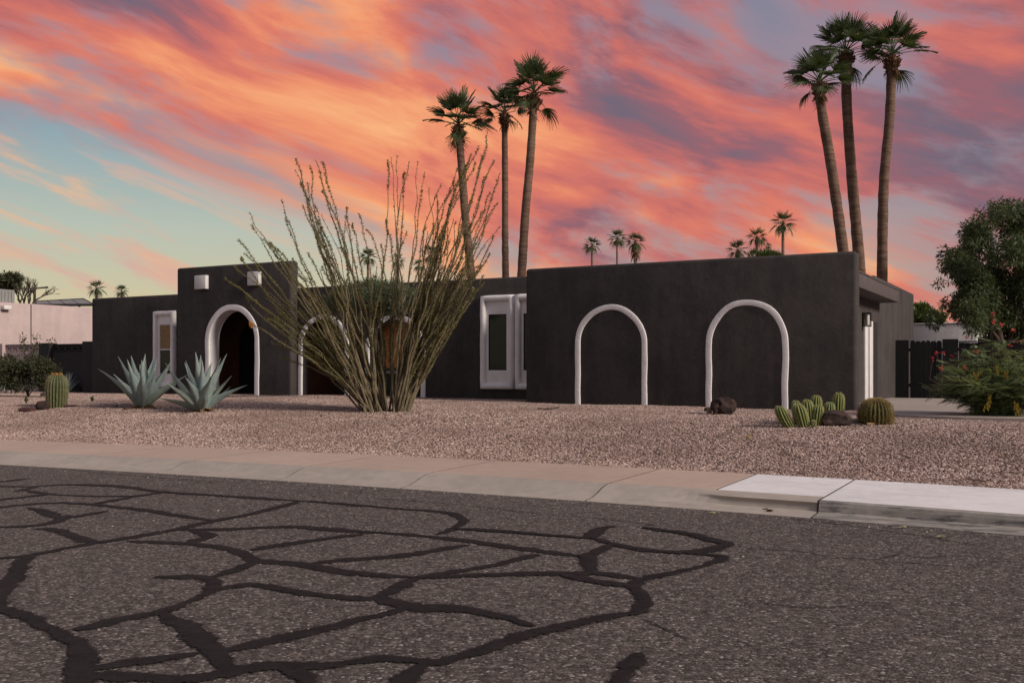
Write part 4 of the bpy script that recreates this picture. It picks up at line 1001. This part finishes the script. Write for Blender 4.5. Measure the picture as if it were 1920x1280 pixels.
# red flowered feathery shrub by the driveway
def feather_shrub():
    b = ground(1868, 783); dp = depth_of(b); g = random.Random(12); root = thing('feathery_shrub', b, 'feathery green shrub with red flowers and yellow pods beside the driveway', 'shrub'); st = MB(); lf = MB(); fl = MB(); pod = MB(); yl = []
    def frond(p, d, L):
        d = d.normalized(); side = d.cross(Vector((0, 0, 1))).normalized()
        if side.length < .1: side = Vector((1, 0, 0))
        up = side.cross(d); n = 13
        st.tube([p, p+d*L*.5+up*.03, p+d*L-Vector((0, 0, L*.12))], [.0045, .004, .002], 3)
        for i in range(2, n+1):
            t = i/n; c = p+d*L*t-Vector((0, 0, L*.12*t*t)); ll = L*.23*math.sin(math.pi*(.18+.8*t))+.02
            for s in (-1, 1):
                e = c+side*s*ll+d*ll*.35-Vector((0, 0, ll*.25)); w = d*.0068; m = c.lerp(e, .5)
                lf.quad(c-w*.5, m-w+up*.004, e, m+w+up*.004)
    for i in range(92):
        a = g.uniform(0, 6.28); u = g.random()**.62; r = 1.12*u; h = g.uniform(.5, 1.5)*(1.05-.42*u*u)
        if i % 5 == 0: r *= 1.05; h *= .6
        tip = b+Vector((math.cos(a)*r, math.sin(a)*r, h)); mid = b+Vector((math.cos(a)*r*.4, math.sin(a)*r*.4, h*.65)); line = smooth_line([b+Vector((math.cos(a)*.06, math.sin(a)*.06, -.02)), mid, tip], .15); st.tube(line, list(np.linspace(.016, .005, len(line))), 4)
        for q in range(34):
            t = g.uniform(.28, 1.0); p = line[int(t*(len(line)-1))]; aa = a+g.gauss(0, 1.2); d = Vector((math.cos(aa), math.sin(aa), g.uniform(-.45, .8))); frond(p, d, g.uniform(.2, .42))
    def flower(px, py, off=0):
        p = at(px, py, dp+off); q = p+Vector((g.uniform(-.06, .06), g.uniform(-.06, .06), -g.uniform(.25, .4))); st.tube([b+Vector(((p.x-b.x)*.5, (p.y-b.y)*.5, .4)), q, p], [.008, .006, .004], 4)
        for i in range(15):
            d = Vector((g.gauss(0, 1), g.gauss(0, 1), g.gauss(.3, .8))).normalized(); e = p+d*g.uniform(.015, .06); s = d.orthogonal().normalized()*.010; fl.quad(p+d*.005-s*.3, p+d*.005+s*.3, e+s, e-s)
    for f in ((1757, 661), (1769, 661), (1749, 672), (1786, 668), (1765, 692), (1809, 690), (1812, 633), (1863, 603), (1878, 610), (1868, 705), (1900, 620), (1894, 648), (1830, 660), (1915, 640), (1862, 588)): flower(f[0], f[1], g.uniform(-.5, .5))
    for x, y in ((1886, 698), (1851, 756), (1906, 758), (1855, 748), (1908, 766), (1830, 700), (1870, 690)):
        p = at(x, y, dp-g.uniform(.5, .9))
        for i in range(9):
            q = p+Vector((g.gauss(0, .02), g.gauss(0, .02), g.gauss(0, .05))); pod.quad(q, q+Vector((.02, 0, -.03)), q+Vector((.015, .005, -.08)), q+Vector((-.01, .005, -.05)))
    st.build('stem', MAT['bark'], root); lf.build('foliage', MAT['feather leaf'], root); fl.build('flower', MAT['red flower'], root); pod.build('pod', MAT['yellow pod'], root)
feather_shrub()

# ------------------------------------------------------------------ ocotillo
def ocotillo():
    b = ground(722, 771); dp = depth_of(b); r_ = random.Random(21)
    root = thing('ocotillo', b, 'huge ocotillo with a spray of long thorny green canes before the porch', 'ocotillo')
    Z = [(5,620),(45,570),(75,525),(60,445),(105,330),(125,385),(160,440),(250,270),(325,90),(345,200),(385,125),(410,100),(440,100),(340,215),(550,305),(545,345),(600,340),(635,400),(730,95),(742,85),(768,80),(800,150),(825,110),(860,105),(890,150),(915,220),(965,190),(950,240),(720,365),(700,470),
         (1175,-20),(1165,15),(1130,40),(1100,70),(1080,110),(1040,130),(1020,190),(1195,100),(1230,150),(1210,285),(1225,390),(1200,430),(1180,510),(1155,610),(1140,560),(100,705),(190,785),(120,825),(960,380),(930,370),(280,600),(400,400),(430,390),(1000,330)]
    tips = [(420+x/2.37, 260+y/2.37, 1.0) for x, y in Z]
    for x, y, _ in list(tips):
        for q in range((1 if r_.random() < .5 else 0) if 600 < x < 830 else (2 if r_.random() < .8 else 3)):
            k = r_.uniform(.62, .96); tips.append((722+(x-722)*k+r_.gauss(0, 9), 771+(y-771)*k+r_.gauss(0, 9), k))
    for i, (x, y, k) in enumerate(tips):
        tip = at(x, y, dp+r_.gauss(0, .75)*k); dx = (x-722)/300; off = RT*(dx*.30+r_.gauss(0, .09)) + FW*r_.gauss(0, .12); p0 = b+off; p0.z = gz(p0.x, p0.y)-.03
        if x > 722: p0 += RT*.16
        L = (tip-p0).length; bow = .03+.05*max(0, 1-(771-y)/330); mid1 = p0.lerp(tip, .35)+Vector((0, 0, bow*L))+Vector((r_.gauss(0, .045), r_.gauss(0, .045), 0))*L*.5; mid2 = p0.lerp(tip, .72)+Vector((0, 0, bow*L*.8))+Vector((r_.gauss(0, .045), r_.gauss(0, .045), r_.gauss(0, .02)))*L*.5
        line = smooth_line([p0, mid1, mid2, tip], .14); n = len(line)
        line = [p+Vector((mnoise.noise(Vector((j*.35, i*7.1, 0))), mnoise.noise(Vector((j*.35, i*7.1, 5))), mnoise.noise(Vector((j*.35, i*7.1, 9)))))*.06*min(1, j/6) for j, p in enumerate(line)]
        r0 = r_.uniform(.016, .028); rad = [max(.0055, r0*(1-.78*j/n))*(1+.12*math.sin(j*2.1+i)) for j in range(n)]
        mb = MB(); mb.tube(line, rad, 5)
        dead = (i % 9 == 4) or (730 < x < 830 and i % 3 != 0 and y < 420)
        # side shoot on some canes
        if i % 4 == 0 and n > 14:
            j = int(n*r_.uniform(.35, .6)); q = line[j]; d = (line[j+1]-q).normalized(); e = (d+Vector((r_.gauss(0, .22), r_.gauss(0, .22), .1))).normalized(); LL = L*r_.uniform(.15, .3); sh = [q, q+e*LL*.5+d*LL*.05, q+d*LL*.5+e*LL*.5]; mb.tube(sh, [rad[j]*.8, rad[j]*.6, .006], 4)
        # thorns
        for j in range(3, n-1):
            for q in range(2):
                a = Vector((r_.gauss(0, 1), r_.gauss(0, 1), r_.gauss(0, .5))).normalized(); p = line[j].lerp(line[j+1], r_.random()); s = a.orthogonal().normalized()*.004; mb.tri(p-s, p+s, p+a*(rad[j]+.028))
        c = mb.build('cane', MAT['ocotillo cane'], root)
        lf = MB(); start = .26 if not dead else .72
        for j in range(int(n*start), n-1):
            m = (24 if not dead else 5)
            if mnoise.noise(Vector((j*.4, i*3.3, 2))) < -.35: m = 3
            for q in range(m):
                p = line[j].lerp(line[j+1], r_.random()); t = (line[j+1]-line[j]).normalized(); a = (t.cross(Vector((r_.gauss(0, 1), r_.gauss(0, 1), r_.gauss(0, 1))))).normalized(); d = (a+t*r_.uniform(.1, 1.0)).normalized(); l = r_.uniform(.026, .056); s = d.cross(t).normalized()*l*.27; p = p+a*rad[j]*.8
                lf.quad(p, p+d*l*.55+s, p+d*l, p+d*l*.55-s)
        lf.build('leaves', MAT['ocotillo leaf'], c)
        if i == 47: # dried orange blossom at the cane end
            f = MB()
            for q in range(26):
                d = Vector((r_.gauss(0, 1), r_.gauss(0, 1), r_.gauss(0, 1))).normalized(); s = d.orthogonal()*.02; e = tip+d*r_.uniform(.03, .08); f.quad(tip-s*.3, tip+s*.3, e+s, e-s)
            f.build('blossom', MAT['orange flower'], c)
ocotillo()

# ------------------------------------------------------------------ agaves
def agave_leaf(L, wd, curve, name='leaf'):
    mb = MB(); n = 12; prev = None
    for i in range(n+1):
        t = i/n; w = wd*(.62+.55*math.sin(math.pi*min(1, t*1.25+.05))**1.0)*(1-t**3.2)**.9 if t < 1 else 0; w = max(w, .004)
        x = L*t*(1-.06*curve*t); z = -curve*L*.16*t*t; th = .045*(1-t)+.006; cup = w*.42*(1-.3*t)
        cur = [Vector((x, -w/2, z+cup)), Vector((x, -w*.27, z+cup*.25)), Vector((x, 0, z)), Vector((x, w*.27, z+cup*.25)), Vector((x, w/2, z+cup)), Vector((x, w*.25, z+cup*.2-th)), Vector((x, 0, z-th*1.25)), Vector((x, -w*.25, z+cup*.2-th))]
        if prev:
            for q in range(8): mb.quad(prev[q], cur[q], cur[(q+1) % 8], prev[(q+1) % 8])
        prev = cur
    me = mb.mesh(name, MAT['agave leaf']); bm = bmesh.new(); bm.from_mesh(me); bmesh.ops.remove_doubles(bm, verts=bm.verts, dist=1e-5); bmesh.ops.recalc_face_normals(bm, faces=bm.faces); bm.to_mesh(me); bm.free()
    me.polygons.foreach_set('use_smooth', [True]*len(me.polygons)); me.set_sharp_from_angle(angle=R(50)); return me
AL = [agave_leaf(1.3, .25, .2), agave_leaf(1.3, .235, .9), agave_leaf(1.3, .225, -.6), agave_leaf(1.3, .19, -.3)]
def agave(px, py, hpx, n, seed, label, spread=1.0, fixed=None):
    b = ground(px, py); d = depth_of(b); s = hpx/F_PX*d/1.28; r_ = random.Random(seed); root = thing('agave', b, label, 'agave')
    for i in range(n):
        u = (i+.4)/n; el = R(86-52*u**1.2*spread)+r_.gauss(0, .09); az = i*2.39996+r_.gauss(0, .2); v = 0 if u < .4 else r_.choice((0, 1, 2, 3))
        f = link('leaf', AL[v], root); f.location = (math.cos(az)*.07*s, math.sin(az)*.07*s, .02*s); k = s*(1.0-.12*u)*r_.uniform(.78, 1.08); f.scale = (k, k*r_.uniform(.9, 1.15), k); f.rotation_euler = Euler((r_.gauss(0, .2), -el, az), 'XYZ')
    mb = MB()
    for i in range(34):
        a = r_.uniform(0, 6.28); L = r_.uniform(.12, .30)*s; w = Vector((-math.sin(a), math.cos(a), 0))*.05*s; p = b+Vector((math.cos(a)*.10*s, math.sin(a)*.10*s, r_.uniform(.01, .1)*s)); e = b+Vector((math.cos(a)*(L+.06), math.sin(a)*(L+.06), r_.uniform(.005, .05)*s)); mb.quad(p-w, p+w, e+w*.4, e-w*.4)
    mb.lathe([(.15*s, -.05), (.15*s, .05*s), (.08*s, .14*s)], 9, b); mb.build('dead_leaves', MAT['agave dead leaf'], root)
agave(268, 764, 108, 20, 2, 'blue grey agave in front of the end wing window'); agave(378, 771, 112, 21, 9, 'blue grey agave with wide low leaves before the entry arch', 1.25)
agave(126, 735, 38, 22, 4, 'small pale agave behind the tall barrel cactus'); agave(-13, 742, 50, 22, 5, 'partly hidden agave at the street side of the leafy shrub', 1.1)

# ------------------------------------------------------------------ cacti
def ribbed(name, mat, prof, ribs, depth, parent, axis=None, spine=None, seed=1, sp_len=.04, crown=None, per=5, wool=None):
    """prof: (radius, height) rows; axis(h)->offset Vector"""
    n = ribs*6; mb = MB(); i0 = 0; ridge = []; r_ = random.Random(seed); o = world_origin(parent)
    for (r, h) in prof:
        c = axis(h) if axis else Vector((0, 0, h))
        for j in range(n):
            th = 2*math.pi*j/n; k = .5+.5*math.cos(th*ribs); k2 = k**.7; rr = r*(1-depth+depth*k2); mb.v.append(c+Vector((rr*math.cos(th), rr*math.sin(th), 0))+o); ridge.append(k)
    for q in range(len(prof)-1):
        for j in range(n): mb.f.append((q*n+j, q*n+(j+1) % n, (q+1)*n+(j+1) % n, (q+1)*n+j)); mb.mi.append(0)
    mb.f.append(tuple((len(prof)-1)*n+j for j in range(n))); mb.mi.append(0)
    ob = mb.build(name, MAT[mat], parent, True); at_ = ob.data.attributes.new('ridge', 'FLOAT', 'POINT'); at_.data.foreach_set('value', ridge)
    if spine:
        sp = MB()
        for q in range(1, len(prof)):
            for sub in (0, .5):
                r = prof[q-1][0]*(1-sub)+prof[q][0]*sub; h = prof[q-1][1]*(1-sub)+prof[q][1]*sub; c = axis(h) if axis else Vector((0, 0, h))
                for j in range(ribs):
                    th = 2*math.pi*j/ribs; d = Vector((math.cos(th), math.sin(th), 0)); p = c+d*r*.99+o; slope = .5 if q > len(prof)*.6 else 0
                    for m in range(per):
                        e = (d+Vector((0, 0, slope))+Vector((r_.gauss(0, .7), r_.gauss(0, .7), r_.gauss(0, .7)))).normalized(); w = e.orthogonal().normalized()*.0022; sp.tri(p-w, p+w, p+e*sp_len*r_.uniform(.6, 1.2))
        sp.build('spines', MAT[spine], ob)
    return ob
def dome(R0, H, rows, flat=.5):
    out = []
    for i in range(rows+1):
        t = i/rows
        if t < flat: out.append((R0*(.88+.12*math.sin(math.pi*.5*t/flat)), H*t*.98))
        else: a = (t-flat)/(1-flat)*math.pi/2; out.append((max(.01, R0*math.cos(a)**.75 if a < math.pi/2-.01 else .01), H*(flat+(1-flat)*math.sin(a))))
    return out
b = ground(106, 764); d = depth_of(b)
t = thing('barrel_cactus', b-Vector((0, 0, .04)), 'tall ribbed barrel cactus with orange flower crown among dark rocks', 'cactus')
st = ribbed('stem', 'barrel green', dome(19.5/F_PX*d, 66/F_PX*d, 16, .62), 20, .20, t, axis=lambda h: Vector((h*.03, 0, h)), spine='pale spine', sp_len=.045, per=5)
fl = MB(); r_ = random.Random(3); top = Vector((.03, 0, 66/F_PX*d-.005))+t.location
for i in range(18):
    a = r_.uniform(0, 6.28); q = top+Vector((math.cos(a)*.12*r_.random()**.5, math.sin(a)*.12*r_.random()**.5, -.03)); fl.tube([q, q+Vector((0, 0, .035)), q+Vector((math.cos(a)*.02, math.sin(a)*.02, r_.uniform(.04, .075)))], [.010, .016, .004], 5)
fl.build('flower', MAT['orange flower'], t)
b = ground(1642, 795); d = depth_of(b)
t = thing('golden_barrel_cactus', b-Vector((0, 0, .03)), 'squat round golden barrel cactus by the house corner and driveway', 'cactus')
ribbed('stem', 'golden barrel', dome(31/F_PX*d, 50/F_PX*d, 16, .45), 26, .16, t, spine='spine', sp_len=.05, per=9)
b = ground(1516, 798)
t = thing('torch_cactus', b-Vector((0, 0, .03)), 'cluster of short ribbed columnar cactus stems beside a brown rock', 'cactus'); d = depth_of(b)
for i, (tx, ty, w, bx, by, off) in enumerate(((1461, 761, 21, 1484, 798, -.15), (1496, 757, 21, 1509, 796, -.2), (1513, 749, 18.5, 1519, 793, .0), (1492, 751, 16, 1498, 788, .25), (1531, 741, 18.5, 1530, 790, .3), (1535, 759, 18, 1530, 794, -.05), (1556, 754, 17.5, 1553, 788, .2), (1573, 736, 19.5, 1570, 787, .35), (1526, 788, 6, 1526, 795, -.3))):
    p0 = at(bx, by, d+off); p0.z = gz(p0.x, p0.y)-.03; p1 = at(tx, ty, d+off); H = (p1-p0).length; ax = (p1-p0)/H; rr = w/F_PX*d/2
    bend = Vector((0, 0, -.10*H)) if i == 0 else Vector((0, 0, 0))
    def axis(h, p0=p0, ax=ax, H=H, bend=bend): return p0-t.location+ax*h+bend*math.sin(math.pi*h/H)
    prof = dome(rr, H, 14, .72); prof = [(r*1.22*(.9+.10*min(1, h/(H*.4))), h) for r, h in prof]
    ribbed('stem', 'torch green', prof, 13, .24, t, axis=axis, spine='pale spine', seed=i, sp_len=.022, per=3)

# ------------------------------------------------------------------ rocks, litter
def rock(px0, px1, pyt, pyb, label, mat, seed, name='rock', jag=.35, sub=3, deep=.8, sink=.04):
    b = ground((px0+px1)/2, pyb); d = depth_of(b); w = (px1-px0)/F_PX*d/2; h = (pyb-pyt)/F_PX*d; bm = bmesh.new(); bmesh.ops.create_icosphere(bm, subdivisions=sub, radius=1)
    for v in bm.verts:
        n = v.co.normalized(); k = 1+jag*mnoise.noise(n*1.6+Vector((seed*7, 0, 0)))+jag*.5*mnoise.noise(n*4+Vector((0, seed*5, 0))); f = n*k
        f = Vector([math.copysign(abs(c)**.72, c) for c in f]); v.co = RT*(f.x*w)+FW*(f.y*w*deep)+Vector((0, 0, h*.5+f.z*h*.52-sink))
    me = bpy.data.meshes.new(name); bm.to_mesh(me); bm.free(); me.materials.append(MAT[mat]); o = link(name, me); o.location = b
    return tag(o, label, 'rock')
rock(1535, 1592, 766, 797, 'brown rough rock leaning against the columnar cactus cluster', 'brown rock', 1); rock(1334, 1379, 741, 777, 'dark upright jagged rock at the foot of the garage arch', 'brown rock', 2, jag=.5); rock(1320, 1336, 760, 772, 'small brown rock behind the dark upright rock', 'brown rock', 3, sub=2)
rock(69, 92, 748, 768, 'rounded black rock leaning on the tall barrel cactus', 'brown rock', 4); rock(38, 66, 760, 771, 'low dark red rock near the tall barrel cactus', 'red rock', 5); rock(76, 88, 733, 744, 'small grey rock behind the tall barrel cactus', 'pale rock', 6, sub=2); rock(117, 146, 756, 763, 'flat reddish rock lying against the agave side of the tall barrel cactus', 'red rock', 7); rock(12, 26, 729, 735, 'small pale stone before the leafy shrub', 'pale rock', 8, sub=2)
rock(1594, 1610, 780, 792, 'small grey stone between the two cacti by the house corner', 'pale rock', 9, sub=2)
b = ground(1330, 775); d = depth_of(b); mb = MB(); mb.lathe([(.05, -.02), (.052, .05), (.05, .12), (.045, .125)], 10, b); tag(mb.build('wood_offcut', MAT['tan wood'], smooth=False, origin=b), 'small tan wood offcut standing beside the dark upright rock', 'wood')
def twig(pts, label, mat='bark', r=.012):
    P = [ground(x, y)+Vector((0, 0, .03)) for x, y in pts]; mb = MB(); mb.tube(smooth_line(P, .1), r, 5); tag(mb.build('twig', MAT[mat], origin=P[0]), label, 'twig')
twig([(1008, 768), (1025, 769), (1048, 766)], 'thin dark twig lying on gravel before the garage wall'); twig([(1625, 798), (1650, 797), (1672, 793)], 'pale flat stick lying under the golden barrel cactus', 'tan wood', .02); twig([(1812, 902), (1835, 905), (1850, 909)], 'thin pale twig on the gravel near the white walk', 'tan wood', .008)
twig([(178, 737), (200, 737), (225, 736)], 'dark stick on gravel at the foot of the end wing')
def litter(px, py, label, mat, onroad=True, s=.05):
    p = on_z(px, py, .006) if onroad else ground(px, py)+Vector((0, 0, .02)); r_ = random.Random(px); mb = MB()
    for i in range(5):
        a = r_.uniform(0, 6.28); c = p+Vector((r_.gauss(0, s*.5), r_.gauss(0, s*.5), .004)); e = Vector((math.cos(a), math.sin(a), .25))*s; w = Vector((-math.sin(a), math.cos(a), .2))*s*.35; mb.quad(c, c+e*.5+w, c+e, c+e*.5-w)
    tag(mb.build('dry_leaf', MAT[mat], origin=p), label, 'leaf')
litter(232, 769, 'curled dry leaf on the gravel before the agave under the end wing window', 'agave dead leaf', False, .12); litter(1402, 822, 'yellow dry leaf lying on the open gravel', 'yellow pod', False, .07)
litter(1442, 958, 'dark dry leaves caught in the gutter under the kerb lip', 'dry leaf', True, .08); litter(1332, 962, 'pale scrap lying in the gutter edge', 'pale spine', True, .05); litter(1690, 990, 'pale dry leaf on the asphalt by the white kerb', 'pale spine', True, .045); litter(1760, 1006, 'pair of pale leaves on the asphalt off the white walk', 'pale spine', True, .05)

# loose stones kicked off the yard onto the walk, gutter and road
def loose():
    r_ = random.Random(77); mb = MB()
    for i in range(420):
        x = r_.uniform(-18, 4); u = r_.random()
        if u < .35: y = kerb_y(x)+WALK1-abs(r_.gauss(0, .12)); z = .148
        elif u < .75: y = kerb_y(x)-abs(r_.gauss(0, .25)); z = .002
        else: y = r_.uniform(3, kerb_y(x)); z = .002
        a = r_.uniform(.004, .013); n = r_.randint(4, 6); th0 = r_.uniform(0, 6); P = [Vector((x+a*math.cos(th0+6.28*q/n)*r_.uniform(.7, 1.3), y+a*math.sin(th0+6.28*q/n)*r_.uniform(.7, 1.3), z)) for q in range(n)]; top = Vector((x, y, z+a*.9))
        for q in range(n): mb.tri(P[q], P[(q+1) % n], top)
    tag(mb.build('loose_stones', MAT['pale rock']), 'scattered loose pebbles along the kerb and on the asphalt', 'pebbles', kind='stuff')
loose()

# dry leaves and stem bits lying in the gravel
def yard_litter():
    r_ = random.Random(91); mb = MB(); spots = [(ground(722, 771), 1.5, 150), (ground(268, 764), .8, 40), (ground(378, 771), .8, 50), (ground(1516, 798), .7, 40), (ground(1868, 783), 1.2, 60), (Vector((-9, 17, 0)), 6, 130), (Vector((-18, 16, 0)), 5, 90)]
    for c, sd, n in spots:
        for i in range(n):
            x, y = c.x+r_.gauss(0, sd), c.y+r_.gauss(0, sd*.6)
            if y < kerb_y(x)+WALK1+.1 or y > 21.9 or (x > -3.4 and y > 18.8): continue
            a = r_.uniform(0, 6.28); l = r_.uniform(.02, .06); d = Vector((math.cos(a), math.sin(a), r_.uniform(-.1, .3)))*l; w = Vector((-math.sin(a), math.cos(a), r_.uniform(-.3, .3)))*l*r_.choice((.1, .3, .35)); p = Vector((x, y, gz(x, y)+.018)); mb.quad(p-d, p+w, p+d, p-w)
    tag(mb.build('leaf_litter', MAT['dry leaf']), 'small dry leaves and stem bits scattered over the gravel', 'leaf litter', kind='stuff')
yard_litter()
